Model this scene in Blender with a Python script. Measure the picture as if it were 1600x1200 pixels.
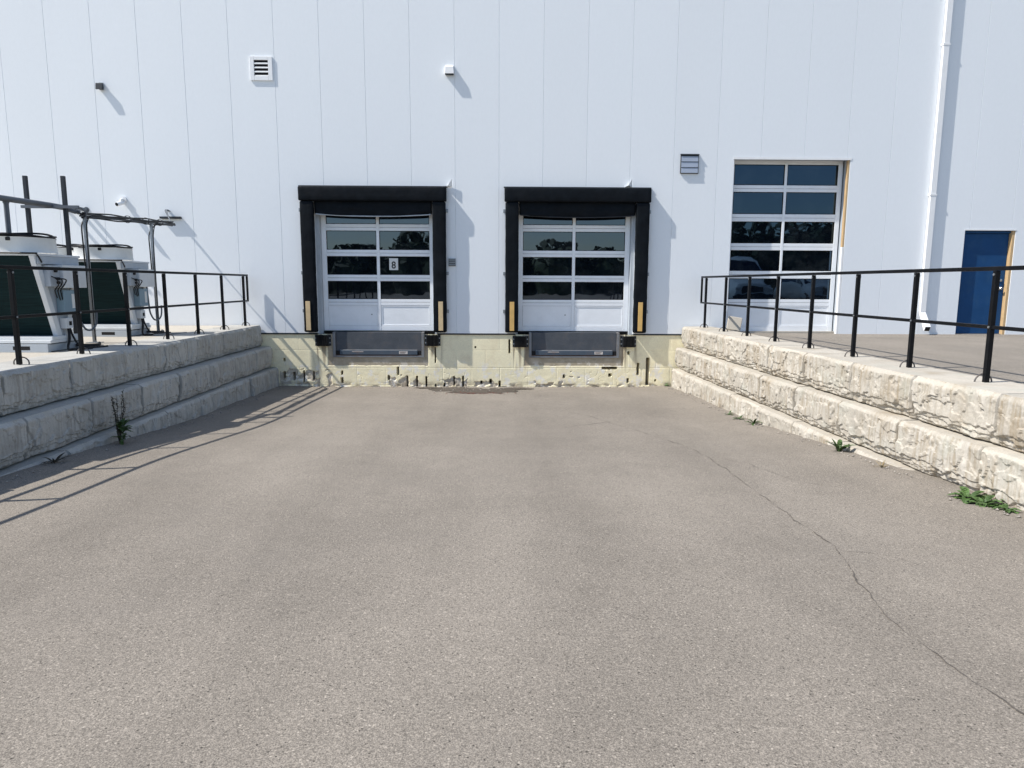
import bpy, bmesh, math, random
from mathutils import Vector, Matrix, noise
C = bpy.context.scene.collection
for o in list(bpy.data.objects): bpy.data.objects.remove(o)
sc = bpy.context.scene
R = math.radians

# ------------------------------------------------------------------ camera
cd = bpy.data.cameras.new("camera"); cam = bpy.data.objects.new("camera", cd); C.objects.link(cam)
cd.sensor_width = 36; cd.sensor_fit = 'HORIZONTAL'; cd.lens = 24.306; cd.clip_start = .05; cd.clip_end = 2000
M3 = Matrix(((0.999845, -0.001597, -0.017506), (-0.017096, 0.143461, -0.989508), (0.004091, 0.989655, 0.143412)))
cam.matrix_world = Matrix.Translation((0, -14.9313, 1.0714)) @ M3.to_4x4()
sc.camera = cam

# ------------------------------------------------------------------ sky, sun, exposure
SUN = Vector((.80, .205, -1.0)).normalized()          # direction the light travels
elev = math.asin(-SUN.z); az = math.atan2(-SUN.x, -SUN.y)
w = bpy.data.worlds.new("World"); sc.world = w; w.use_nodes = True
nt = w.node_tree; bg = nt.nodes['Background']; sky = nt.nodes.new('ShaderNodeTexSky')
sky.sky_type = 'NISHITA'; sky.sun_disc = False; sky.sun_elevation = elev; sky.sun_rotation = az
sky.altitude = 200; sky.air_density = 1.0; sky.dust_density = .6; sky.ozone_density = 1.0
nt.links.new(sky.outputs[0], bg.inputs[0]); bg.inputs[1].default_value = .12
sd = bpy.data.lights.new("sun", 'SUN'); sd.energy = 4.2; sd.angle = R(.53); sd.color = (1, .955, .89)
so = bpy.data.objects.new("sun", sd); C.objects.link(so); so.rotation_euler = SUN.to_track_quat('-Z', 'Y').to_euler(); so.location = (-20, -10, 30)
sc.view_settings.view_transform = 'Standard'; sc.view_settings.look = 'None'
sc.view_settings.exposure = .55; sc.view_settings.gamma = 1

# ------------------------------------------------------------------ materials
def mat(name, base, rough=.6, metal=0, var=.08, vscale=3.0, fine=0.0, fscale=80.0, bump=0.0, bscale=60.0, bdist=.01,
        stretch=(1, 1, 1), spec=.5, tint=None, dirt=None, dscale=1.2, damt=.5, rnd=0.0, coat=0.0):
    m = bpy.data.materials.new(name); m.use_nodes = True; t = m.node_tree; N = t.nodes; L = t.links
    b = N['Principled BSDF']; b.inputs['Roughness'].default_value = rough; b.inputs['Metallic'].default_value = metal
    b.inputs['Specular IOR Level'].default_value = spec; b.inputs['Coat Weight'].default_value = coat
    tc = N.new('ShaderNodeTexCoord'); mp = N.new('ShaderNodeMapping'); mp.inputs['Scale'].default_value = stretch
    L.new(tc.outputs['Object'], mp.inputs[0])
    def nz(scale, detail=4.0, rg=.55):
        n = N.new('ShaderNodeTexNoise'); n.inputs['Scale'].default_value = scale; n.inputs['Detail'].default_value = detail
        n.inputs['Roughness'].default_value = rg; L.new(mp.outputs[0], n.inputs['Vector']); return n
    def mixc(fac, a, bcol, mode='MIX'):
        x = N.new('ShaderNodeMix'); x.data_type = 'RGBA'; x.blend_type = mode
        for i, v in ((0, fac), (6, a), (7, bcol)):
            if hasattr(v, 'is_output') or hasattr(v, 'links'): L.new(v, x.inputs[i])
            else: x.inputs[i].default_value = v if i == 0 else (*v, 1)
        return x.outputs[2]
    def rng(sock, a, b_, c=0, d=1):
        r = N.new('ShaderNodeMapRange'); L.new(sock, r.inputs[0])
        for i, v in enumerate((a, b_, c, d)): r.inputs[i + 1].default_value = v
        return r.outputs[0]
    dk = tuple(c * (1 - var) for c in base); lt = tuple(min(1, c * (1 + var)) for c in base)
    if tint: lt = tint
    col = mixc(rng(nz(vscale).outputs[0], .32, .68), dk, lt)
    if fine:
        g = rng(nz(fscale, 2.0, .7).outputs[0], .3, .7, 1 - fine, 1 + fine)
        v = N.new('ShaderNodeCombineColor'); [L.new(g, v.inputs[i]) for i in range(3)]
        col = mixc(1.0, col, v.outputs[0], 'MULTIPLY')
    if dirt:
        col = mixc(rng(nz(dscale, 8, .65).outputs[0], .5, .72, 0, damt), col, dirt)
    if rnd:
        oi = N.new('ShaderNodeObjectInfo'); g = rng(oi.outputs['Random'], 0, 1, 1 - rnd, 1 + rnd)
        v = N.new('ShaderNodeCombineColor'); [L.new(g, v.inputs[i]) for i in range(3)]
        col = mixc(1.0, col, v.outputs[0], 'MULTIPLY')
    L.new(col, b.inputs['Base Color'])
    if bump:
        bp = N.new('ShaderNodeBump'); bp.inputs['Strength'].default_value = bump; bp.inputs['Distance'].default_value = bdist
        L.new(nz(bscale, 3, .6).outputs[0], bp.inputs['Height']); L.new(bp.outputs[0], b.inputs['Normal'])
    m['h'] = 1
    return m, N, L, b, tc, mp, nz, mixc, rng

def M(*a, **k): return mat(*a, **k)[0]

CLAD = M('cladding_steel', (.805, .835, .862), rough=.5, var=.012, vscale=.35, bump=.07, bscale=1.3, bdist=.012, fine=.01, fscale=20, spec=.3, dirt=(.74, .76, .78), dscale=.5, damt=.10, stretch=(1, 1, .45))
WHITE = M('white_paint', (.84, .845, .85), rough=.4, var=.03, dirt=(.5, .48, .44), dscale=3, damt=.25)
ALU = M('door_aluminium', (.86, .885, .91), rough=.38, var=.03, metal=0, dirt=(.62, .64, .66), dscale=4, damt=.2)
GALV = M('galvanised_steel', (.32, .34, .36), rough=.45, metal=.7, var=.12, vscale=25)
GREYP = M('grey_box_paint', (.20, .29, .35), rough=.5, var=.04)
BLACKM = M('black_railing_paint', (.004, .0045, .006), rough=.45, spec=.18, var=.2, vscale=20, dirt=(.02, .018, .016), dscale=9, damt=.4)
FOAM = M('black_vinyl_fabric', (.0042, .0062, .009), rough=.6, spec=.12, var=.25, vscale=6, bump=.35, bscale=7, bdist=.02, dirt=(.014, .015, .018), dscale=3.5, damt=.45)
RUBBER = M('black_rubber', (.007, .007, .0075), rough=.7, var=.3, vscale=14, bump=.5, bscale=70, bdist=.006, dirt=(.025, .023, .02), dscale=8, damt=.5, spec=.2)
WOOD = M('bare_timber', (.52, .36, .19), rough=.7, var=.16, vscale=9, stretch=(8, 8, .8), dirt=(.35, .22, .11), dscale=5, damt=.4)
GUIDE = M('guide_stripe_tan', (.62, .47, .27), rough=.6, var=.07, vscale=6, dirt=(.4, .3, .2), dscale=8, damt=.4)
GUIDE2 = M('guide_stripe_yellow', (.66, .42, .14), rough=.6, var=.07, vscale=6, dirt=(.4, .26, .12), dscale=8, damt=.4)
DECK = M('slate_steel_plate', (.090, .100, .114), rough=.75, spec=.12, metal=0, var=.14, vscale=4, fine=.12, fscale=90, bump=.4, bscale=130, bdist=.003, dirt=(.13, .10, .08), dscale=4, damt=.45)
LIP = M('slate_steel_lip', (.080, .105, .135), rough=.65, spec=.15, metal=0, var=.1, vscale=6, dirt=(.15, .09, .06), dscale=6, damt=.4)
STEELG = M('grey_pit_steel', (.20, .21, .22), rough=.6, var=.15, vscale=6, dirt=(.17, .10, .06), dscale=5, damt=.5)
RUST = M('rusty_steel', (.10, .055, .035), rough=.85, var=.3, vscale=20)
BLUE = M('blue_door_paint', (.012, .060, .165), rough=.5, spec=.15, var=.07, vscale=4, dirt=(.03, .085, .17), dscale=3, damt=.5)
CHROME = M('satin_chrome', (.62, .63, .64), rough=.25, metal=1, var=.02)
DARK = M('dark_void', (.008, .008, .009), rough=.9, var=.1)
PAPER = M('white_paper', (.72, .72, .70), rough=.8, var=.02)
INK = M('black_ink', (.015, .015, .015), rough=.7, var=.02)
STICK = M('sticker_white', (.62, .58, .54), rough=.6, var=.15, vscale=60)
COIL = M('condenser_fin', (.0035, .016, .0175), rough=.7, spec=.12, var=.35, vscale=9, stretch=(.4, 1, 7), bump=.5, bscale=40, bdist=.004, dirt=(.010, .028, .027), dscale=7, damt=.4)
UNITW = M('unit_white_sheet', (.66, .68, .69), rough=.42, var=.03, dirt=(.45, .44, .42), dscale=5, damt=.3)
UNITG = M('unit_grey_sheet', (.43, .47, .51), rough=.45, var=.04, dirt=(.3, .3, .3), dscale=5, damt=.3)
COWL = M('fan_cowl_white', (.74, .74, .71), rough=.45, var=.02, dirt=(.5, .48, .42), dscale=4, damt=.25)
CABLE = M('black_cable', (.006, .0065, .008), rough=.5, spec=.3, var=.2)
PIPEG = M('grey_conduit', (.11, .125, .145), rough=.5, var=.1, vscale=8)
STRUT = M('dark_strut', (.022, .026, .032), rough=.5, metal=.2, var=.15, vscale=10)
VENTG = M('grey_vent_blade', (.33, .38, .47), rough=.5, var=.05)
LOOPM = M('loop_steel', (.13, .12, .115), rough=.6, metal=.4, var=.2, vscale=30, dirt=(.16, .09, .05), dscale=20, damt=.5)
LEAF = M('weed_leaf', (.05, .10, .024), rough=.55, var=.35, vscale=9, tint=(.085, .155, .04))
DRY = M('dry_stalk', (.055, .05, .035), rough=.8, var=.3, vscale=20)
DRYL = M('dry_grass', (.22, .17, .09), rough=.85, var=.3, vscale=20)
TREE = M('tree_leaf', (.03, .05, .02), rough=.7, var=.4, vscale=.6)
BARK = M('tree_bark', (.07, .055, .04), rough=.9, var=.3, vscale=4)

def m_glass():
    m, N, L, b, tc, mp, nz, mixc, rng = mat('dark_window_glass', (.0025, .004, .007), rough=.015, var=.1, vscale=2, dirt=(.035, .042, .045), dscale=2.6, damt=.45)
    b.inputs['IOR'].default_value = 1.8; b.inputs['Specular Tint'].default_value = (.42, .68, 1, 1)
    bp = N.new('ShaderNodeBump'); bp.inputs['Strength'].default_value = .05; bp.inputs['Distance'].default_value = .02
    n = nz(3.2, 1, .4); L.new(n.outputs[0], bp.inputs['Height']); L.new(bp.outputs[0], b.inputs['Normal'])
    r = rng(nz(2.2, 6, .7).outputs[0], .5, .8, .01, .06); L.new(r, b.inputs['Roughness'])
    return m
GLASS = m_glass()
DGLASS = m_glass(); DGLASS.name = 'pale_window_glass'; _b = DGLASS.node_tree.nodes['Principled BSDF']; _b.inputs['IOR'].default_value = 2.05; _b.inputs['Specular Tint'].default_value = (.64, .80, 1, 1)

def m_asphalt(name, base, warm):
    m, N, L, b, tc, mp, nz, mixc, rng = mat(name, base, rough=.88, var=.10, vscale=.45, spec=.25)
    old = b.inputs['Base Color'].links[0].from_socket
    def coord(scale):
        q = N.new('ShaderNodeMapping'); q.inputs['Scale'].default_value = scale; L.new(tc.outputs['Object'], q.inputs[0]); return q.outputs[0]
    def noi(vec, s, d=3, r=.6):
        n = N.new('ShaderNodeTexNoise'); n.inputs['Scale'].default_value = s; n.inputs['Detail'].default_value = d; n.inputs['Roughness'].default_value = r
        L.new(vec, n.inputs['Vector']); return n.outputs[0]
    plain = coord((1, 1, 1))
    st = rng(noi(coord((1.1, .10, 1)), 1.6, 4, .55), .36, .66, .955, 1.04)          # wheel-track streaks
    blot = rng(noi(plain, 3.0, 7, .7), .3, .7, .94, 1.06)
    gr = rng(noi(plain, 170, 3, .8), .28, .72, .22, 1.78)                       # aggregate grain
    gr2 = rng(noi(plain, 70, 2, .6), .3, .7, .76, 1.24)
    def mul(c, f):
        v = N.new('ShaderNodeCombineColor'); [L.new(f, v.inputs[i]) for i in range(3)]
        return mixc(1.0, c, v.outputs[0], 'MULTIPLY')
    col = old
    for f in (st, blot, gr, gr2): col = mul(col, f)
    vo = N.new('ShaderNodeTexVoronoi'); vo.inputs['Scale'].default_value = 75; L.new(plain, vo.inputs['Vector'])
    pick = N.new('ShaderNodeSeparateColor'); L.new(vo.outputs['Color'], pick.inputs[0])
    a = rng(pick.outputs[0], .95, .97); d = rng(vo.outputs['Distance'], .28, .42, 1, 0)
    mm = N.new('ShaderNodeMath'); mm.operation = 'MULTIPLY'; L.new(a, mm.inputs[0]); L.new(d, mm.inputs[1])
    col = mixc(mm.outputs[0], col, tuple(c * 1.9 for c in base))                  # pale stones
    a2 = rng(pick.outputs[1], .93, .97); mm2 = N.new('ShaderNodeMath'); mm2.operation = 'MULTIPLY'; L.new(a2, mm2.inputs[0]); L.new(d, mm2.inputs[1])
    col = mixc(mm2.outputs[0], col, tuple(c * .3 for c in base))                  # pits
    pu = rng(noi(plain, .8, 5, .6), .56, .72, 0, .22)
    col = mixc(pu, col, warm)
    wa = N.new('ShaderNodeVertexColor'); wa.layer_name = 'wear'; ws = N.new('ShaderNodeSeparateColor'); L.new(wa.outputs[0], ws.inputs[0])
    wn = rng(noi(coord((1, .25, 1)), 2.5, 5, .65), .35, .65, .25, 1)
    k1 = N.new('ShaderNodeMath'); k1.operation = 'MULTIPLY'; L.new(ws.outputs[0], k1.inputs[0]); L.new(wn, k1.inputs[1])
    col = mul(col, rng(k1.outputs[0], 0, 1, 1, .86))
    k2 = N.new('ShaderNodeMath'); k2.operation = 'MULTIPLY'; L.new(ws.outputs[1], k2.inputs[0]); L.new(wn, k2.inputs[1])
    col = mul(col, rng(k2.outputs[0], 0, 1, 1, 1.14))
    L.new(col, b.inputs['Base Color'])
    bp = N.new('ShaderNodeBump'); bp.inputs['Strength'].default_value = .8; bp.inputs['Distance'].default_value = .006
    L.new(noi(plain, 80, 3, .7), bp.inputs['Height']); L.new(bp.outputs[0], b.inputs['Normal'])
    return m
ASPH = m_asphalt('worn_asphalt', (.226, .200, .168), (.205, .184, .160))
ASPH2 = m_asphalt('patch_asphalt', (.088, .074, .060), (.07, .065, .045))
CRACKM = M('crack_dirt', (.105, .092, .078), rough=.95, var=.3, vscale=20)
CONC = M('concrete_pad', (.43, .395, .335), rough=.85, var=.08, vscale=1.5, fine=.12, fscale=70, dirt=(.31, .28, .235), dscale=1.4, damt=.4)

def m_block(name, base, stain, pale, green):
    m, N, L, b, tc, mp, nz, mixc, rng = mat(name, base, rough=.9, var=.06, vscale=5, fine=.10, fscale=60, rnd=.07, spec=.2)
    col = b.inputs['Base Color'].links[0].from_socket
    oi = N.new('ShaderNodeObjectInfo')
    q = N.new('ShaderNodeMapping'); q.inputs['Scale'].default_value = (1, 10, .8); L.new(tc.outputs['Object'], q.inputs[0])
    off = N.new('ShaderNodeVectorMath'); off.operation = 'SCALE'; off.inputs[3].default_value = 37.0
    cv = N.new('ShaderNodeCombineXYZ'); [L.new(oi.outputs['Random'], cv.inputs[i]) for i in range(3)]; L.new(cv.outputs[0], off.inputs[0])
    ad = N.new('ShaderNodeVectorMath'); L.new(q.outputs[0], ad.inputs[0]); L.new(off.outputs[0], ad.inputs[1])
    def noi(vec, s, d=4, r=.6):
        n = N.new('ShaderNodeTexNoise'); n.inputs['Scale'].default_value = s; n.inputs['Detail'].default_value = d; n.inputs['Roughness'].default_value = r
        L.new(vec, n.inputs['Vector']); return n.outputs[0]
    streak = noi(ad.outputs[0], 2.2, 5, .6)
    ad2 = N.new('ShaderNodeVectorMath'); L.new(tc.outputs['Object'], ad2.inputs[0]); L.new(off.outputs[0], ad2.inputs[1])
    patchy = noi(ad2.outputs[0], 2.0, 4, .6)
    msk = rng(noi(ad2.outputs[0], 1.3, 3, .5), .33, .55)
    ge = N.new('ShaderNodeNewGeometry'); sx = N.new('ShaderNodeSeparateXYZ'); L.new(ge.outputs['True Normal'], sx.inputs[0])
    up = rng(sx.outputs[2], .35, .75, 1, .0); side = N.new('ShaderNodeMath'); side.operation = 'MULTIPLY'; L.new(up, side.inputs[0]); L.new(msk, side.inputs[1])   # runs of water stain the upright faces only
    def masked(f):
        k = N.new('ShaderNodeMath'); k.operation = 'MULTIPLY'; L.new(f, k.inputs[0]); L.new(side.outputs[0], k.inputs[1]); return k.outputs[0]
    col = mixc(masked(rng(streak, .48, .66, 0, .8)), col, stain)
    col = mixc(masked(rng(streak, .50, .36, 0, .65)), col, pale)
    col = mixc(rng(patchy, .52, .70, 0, .5), col, stain)
    col = mixc(rng(noi(ad2.outputs[0], 3.1, 3, .5), .56, .72, 0, .35), col, green)
    L.new(col, b.inputs['Base Color'])
    bp = N.new('ShaderNodeBump'); bp.inputs['Strength'].default_value = .5; bp.inputs['Distance'].default_value = .01
    L.new(noi(ad2.outputs[0], 46, 5, .7), bp.inputs['Height']); L.new(bp.outputs[0], b.inputs['Normal'])
    return m
BLOCKR = m_block('split_face_concrete_warm', (.445, .41, .35), (.295, .235, .160), (.54, .505, .45), (.40, .415, .36))
BLOCKL = m_block('split_face_concrete_grey', (.43, .42, .39), (.29, .275, .245), (.52, .51, .48), (.38, .395, .375))
LEDGE = CONC

def m_found():
    m, N, L, b, tc, mp, nz, mixc, rng = mat('cream_painted_block', (.945, .865, .60), rough=.7, var=.05, vscale=2.5, fine=.06, fscale=45, dirt=(.70, .585, .385), dscale=2.6, damt=.55, bump=.2, bscale=26, bdist=.005)
    col = b.inputs['Base Color'].links[0].from_socket
    at = N.new('ShaderNodeVertexColor'); at.layer_name = 'bare'
    s = N.new('ShaderNodeSeparateColor'); L.new(at.outputs[0], s.inputs[0])
    conc = mixc(rng(nz(6, 5, .65).outputs[0], .35, .65), (.42, .365, .28), (.64, .58, .47))
    col = mixc(s.outputs[0], col, conc)
    brown = mixc(rng(nz(5, 4, .6).outputs[0], .35, .65), (.36, .305, .215), (.46, .405, .31))
    col = mixc(s.outputs[1], col, brown)
    pe = mixc(rng(nz(4.5, 9, .72).outputs[0], .53, .57, 0, .8), col, (.86, .83, .76)); gzo = N.new('ShaderNodeSeparateXYZ'); L.new(tc.outputs['Object'], gzo.inputs[0])
    col = mixc(rng(gzo.outputs[2], -.55, -.75), col, pe)
    col = mixc(s.outputs[2], col, (.22, .165, .11))
    L.new(col, b.inputs['Base Color']); return m
FOUND = m_found()

# ------------------------------------------------------------------ mesh helpers
class MB:
    def __init__(s): s.v = []; s.f = []
    def quad(s, *p):
        i = len(s.v); s.v += [tuple(q) for q in p]; s.f.append(tuple(range(i, i + len(p)))); return s
    def box(s, x0, x1, y0, y1, z0, z1):
        i = len(s.v)
        s.v += [(x, y, z) for z in (z0, z1) for y in (y0, y1) for x in (x0, x1)]
        for f in ((0, 2, 3, 1), (4, 5, 7, 6), (0, 1, 5, 4), (2, 6, 7, 3), (0, 4, 6, 2), (1, 3, 7, 5)): s.f.append(tuple(i + k for k in f))
        return s
    def hexa(s, P):                     # eight corners ordered like box
        i = len(s.v); s.v += [tuple(p) for p in P]
        for f in ((0, 2, 3, 1), (4, 5, 7, 6), (0, 1, 5, 4), (2, 6, 7, 3), (0, 4, 6, 2), (1, 3, 7, 5)): s.f.append(tuple(i + k for k in f))
        return s
    def bar(s, a, b, w, h):             # square bar between two points
        a = Vector(a); b = Vector(b); d = (b - a).normalized(); up = Vector((0, 0, 1)) if abs(d.z) < .95 else Vector((0, 1, 0))
        sx = d.cross(up).normalized() * w / 2; sz = sx.cross(d).normalized() * h / 2
        P = [e + p * sx + q * sz for e in (a, b) for p, q in ((-1, -1), (1, -1), (1, 1), (-1, 1))]
        i = len(s.v); s.v += [tuple(p) for p in P]
        for f in ((3, 2, 1, 0), (4, 5, 6, 7), (0, 1, 5, 4), (1, 2, 6, 5), (2, 3, 7, 6), (3, 0, 4, 7)): s.f.append(tuple(i + k for k in f))
        return s
    def tube(s, pts, r, n=8, cap=True, sm=0):
        pts = [Vector(p) for p in pts]
        if sm:
            P = [pts[0]] + pts + [pts[-1]]; out = []
            for a, b, c, d in zip(P, P[1:], P[2:], P[3:]):
                for k in range(sm):
                    t = k / sm; out.append(.5 * (2 * b + (c - a) * t + (2 * a - 5 * b + 4 * c - d) * t * t + (3 * b - a - 3 * c + d) * t ** 3))
            pts = out + [pts[-1]]
        rings = []; prev = None
        for k, p in enumerate(pts):
            d = (pts[min(k + 1, len(pts) - 1)] - pts[max(k - 1, 0)]).normalized()
            if prev is None: prev = d.orthogonal().normalized()
            x = (prev - d * prev.dot(d)).normalized(); prev = x; y = d.cross(x)
            rr = r[k] if isinstance(r, (list, tuple)) else r
            i = len(s.v); s.v += [tuple(p + rr * (math.cos(a) * x + math.sin(a) * y)) for a in (2 * math.pi * j / n for j in range(n))]; rings.append(i)
        for a, b in zip(rings, rings[1:]):
            for j in range(n): s.f.append((a + j, a + (j + 1) % n, b + (j + 1) % n, b + j))
        if cap: s.f.append(tuple(rings[0] + j for j in range(n))[::-1]); s.f.append(tuple(rings[-1] + j for j in range(n)))
        return s
    def lathe(s, prof, c=(0, 0, 0), n=40, axis='Z'):
        rings = []
        for r, z in prof:
            i = len(s.v); rings.append(i)
            for j in range(n):
                a = 2 * math.pi * j / n; p = (r * math.cos(a), r * math.sin(a), z)
                if axis == 'Y': p = (p[0], p[2], p[1])
                if axis == 'X': p = (p[2], p[0], p[1])
                s.v.append((c[0] + p[0], c[1] + p[1], c[2] + p[2]))
        for a, b in zip(rings, rings[1:]):
            for j in range(n): s.f.append((a + j, a + (j + 1) % n, b + (j + 1) % n, b + j))
        return s
    def cyl(s, c, r, h, n=20, axis='Z'): return s.lathe([(.0001, 0), (r, 0), (r, h), (.0001, h)], c, n, axis)
    def build(s, name, m, parent=None, bevel=0, smooth=False, world=True, fix=True):
        me = bpy.data.meshes.new(name)
        off = Vector((0, 0, 0))
        if parent and world:
            q = parent
            while q: off += q.location; q = q.parent
        me.from_pydata([tuple(Vector(v) - off) for v in s.v], [], s.f)
        if fix or bevel:
            bm = bmesh.new(); bm.from_mesh(me)
            if fix: bmesh.ops.recalc_face_normals(bm, faces=bm.faces)
            if bevel:
                e = [e for e in bm.edges if len(e.link_faces) == 2 and e.calc_face_angle(0) > .6]
                bmesh.ops.bevel(bm, geom=e, offset=bevel, segments=2, profile=.5, affect='EDGES', clamp_overlap=True)
            bm.to_mesh(me); bm.free()
        me.materials.append(m)
        if smooth: me.polygons.foreach_set('use_smooth', [True] * len(me.polygons)); me.set_sharp_from_angle(angle=R(38))
        o = bpy.data.objects.new(name, me); C.objects.link(o)
        if parent: o.parent = parent
        return o

def tag(o, label, cat, group=None):
    o['label'] = label; o['category'] = cat
    if group: o['group'] = group
    return o
def thing(name, loc, label, cat, group=None):
    o = bpy.data.objects.new(name, None); o.empty_display_size = .2; C.objects.link(o); o.location = loc
    return tag(o, label, cat, group)
def struct(o, kind='structure'): o['kind'] = kind; return o
def kids(o): return list(o.children)
def copy_tree(o, parent=None):
    ch = kids(o); c = o.copy(); C.objects.link(c)
    if parent: c.parent = parent
    for k in ch: copy_tree(k, c)
    return c
def lerp_table(t, y):
    if y <= t[0][0]: return t[0][1]
    for (a, za), (b, zb) in zip(t, t[1:]):
        if y <= b: return za + (zb - za) * (y - a) / (b - a)
    return t[-1][1]
def ss(a, b, x):
    t = max(0., min(1., (x - a) / (b - a))); return t * t * (3 - 2 * t)
def nz3(x, y, z): return noise.noise(Vector((x, y, z)))
rnd = random.Random(7)

# ------------------------------------------------------------------ ground
RAMP = [(-26, .12), (-20, -.12), (-15, -.42), (-12.6, -.55), (-9.9, -.70), (-9.2, -.735), (-7.7, -.79), (-6, -.92), (-4.6, -1.03), (-2.3, -1.09), (0, -1.165)]
def ramp(y): return sum(lerp_table(RAMP, y + d) for d in (-.6, -.3, 0, .3, .6)) / 5
def lotz(x, y):
    if x > 0: return .02 + .14 * ss(-.3, -3.2, y)
    return .155
def groundz(x, y):
    xl = -5.30 - .0104 * y; xr = 4.20 - .0307 * y
    if y < -22:                                   # beyond the wall ends the sides fade to the lot
        k = ss(-22, -30, y)
    else: k = 0
    z = lotz(x, y)
    if y <= .3:
        a = ss(xl - .1, xl + .1, x) * (1 - ss(xr - .1, xr + .1, x))
        a *= 1 - k
        rz = ramp(y) + .02 * ss(xl + 1.4, xl + .6, x) + .035 * ss(xr - 1.3, xr - .5, x)
        z = z * (1 - a) + rz * a
    if y > 0: z = z if abs(x) > 5.4 else min(z, -1.165) if y < .3 else z
    return z
xs = [-400, -200, -90, -40, -25, -16, -12, -9, -7, -6] + [-5.6 + .1 * i for i in range(12)] + [-4.4 + .2 * i for i in range(42)] + [3.95 + .1 * i for i in range(13)] + [5.4, 6, 7, 8, 9, 10, 12, 14, 18, 25, 40, 90, 200, 400]
xs = sorted(set(round(x, 3) for x in xs))
ys = [-400, -250, -150, -90, -60, -45, -36, -32] + [-30 + .5 * i for i in range(37)] + [-11.75 + .25 * i for i in range(48)] + [.3, 8, 30, 100, 300]
g = MB()
for y in ys:
    for x in xs: g.v.append((x, y, groundz(x, y)))
nx = len(xs)
for j in range(len(ys) - 1):
    for i in range(nx - 1): g.f.append((j * nx + i, j * nx + i + 1, (j + 1) * nx + i + 1, (j + 1) * nx + i))
go = struct(g.build('asphalt_ground', ASPH, smooth=True)); ga = go.data.color_attributes.new('wear', 'FLOAT_COLOR', 'POINT')
for i, v in enumerate(go.data.vertices):
    x, y = v.co.x, v.co.y; w_ = 0
    for c in (-2.62, 1.61):
        for o in (-.95, .95): cx_ = (c + o) * (1 if y > -6 else 1 - .05 * (-6 - y)) + .12 * math.sin(y * .5 + c); w_ = max(w_, math.exp(-((x - cx_) / .33) ** 2) * ss(-.2, -1.5, y))
    d_ = math.exp(-((y + 1.9 + .25 * math.sin(x * 1.7)) / .5) ** 2) * ss(-4.2, -3.2, x) * ss(3.2, 2.2, x)
    ga.data[i].color = (w_, d_, 0, 1)
# concrete pad behind the left wall
p = MB(); p.box(-22, -5.58, -24, -.02, .10, .163); struct(p.build('concrete_pad', CONC))

def strip(name, pts, wid, m, seed, dz=.004):
    rr = random.Random(seed); P = []
    for (a, b) in zip(pts, pts[1:]):
        n = max(2, int((Vector(b) - Vector(a)).length / .035))
        for k in range(n): P.append(Vector(a).lerp(Vector(b), k / n))
    P.append(Vector(pts[-1])); mb = MB(); q = []
    for i, p_ in enumerate(P):
        d = (P[min(i + 1, len(P) - 1)] - P[max(i - 1, 0)]).normalized(); n_ = Vector((-d.y, d.x))
        j = n_ * (.03 * nz3(p_.x * 5, p_.y * 5, seed) + .014 * nz3(p_.x * 19, p_.y * 19, seed))
        ww = wid * max(0.12, .62 + 1.4 * nz3(p_.x * 4.5, p_.y * 4.5, seed + 4) + (rr.random() - .5) * .9) * min(1, .25 + i / 12, .25 + (len(P) - 1 - i) / 12)
        for s_ in (-1, 1):
            v = p_ + j + n_ * ww * .5 * s_; q.append((v.x, v.y, groundz(v.x, v.y) + dz))
    mb.v = q
    for i in range(len(P) - 1): mb.f.append((2 * i, 2 * i + 1, 2 * i + 3, 2 * i + 2))
    return struct(mb.build(name, m, fix=False))
CR = [(0.336, -2.576), (0.851, -3.032), (1.218, -3.593), (1.465, -3.919), (1.623, -4.462), (1.858, -5.17), (2.081, -6.134), (2.231, -6.823), (2.284, -7.428), (2.273, -8.39), (2.269, -9.063), (2.253, -9.752), (2.245, -10.249), (2.232, -10.582), (2.156, -10.896), (2.063, -11.192), (2.037, -11.374), (1.982, -11.609), (1.967, -11.771), (1.975, -11.905), (1.968, -12.042), (1.974, -12.168), (1.967, -12.284), (2.002, -12.381), (2.017, -12.482), (2.021, -12.511), (2.022, -12.9)]
strip('asphalt_crack', CR, .0085, CRACKM, 3)
strip('asphalt_crack', [(0.827, -5.102), (1.021, -5.028), (1.331, -4.802), (1.606, -4.576), (1.91, -4.518)], .016, CRACKM, 5)
strip('asphalt_crack', [(-1.2, -.42), (-.95, -.75), (-.6, -.62), (-.2, -.55), (.1, -.3)], .05, CRACKM, 8, .009)
for k, q_ in enumerate(([(2.28, -7.5), (2.6, -7.9), (2.75, -8.6), (3.1, -9.0)], [(1.46, -3.92), (1.9, -3.7), (2.5, -3.75), (3.0, -3.4)], [(-2.6, -2.0), (-1.9, -2.3), (-1.2, -2.25), (-.4, -2.6), (.34, -2.58)], [(2.23, -10.6), (2.5, -10.7), (2.62, -11.0)])):
    strip('asphalt_crack', q_, .005, CRACKM, 30 + k)
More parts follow.
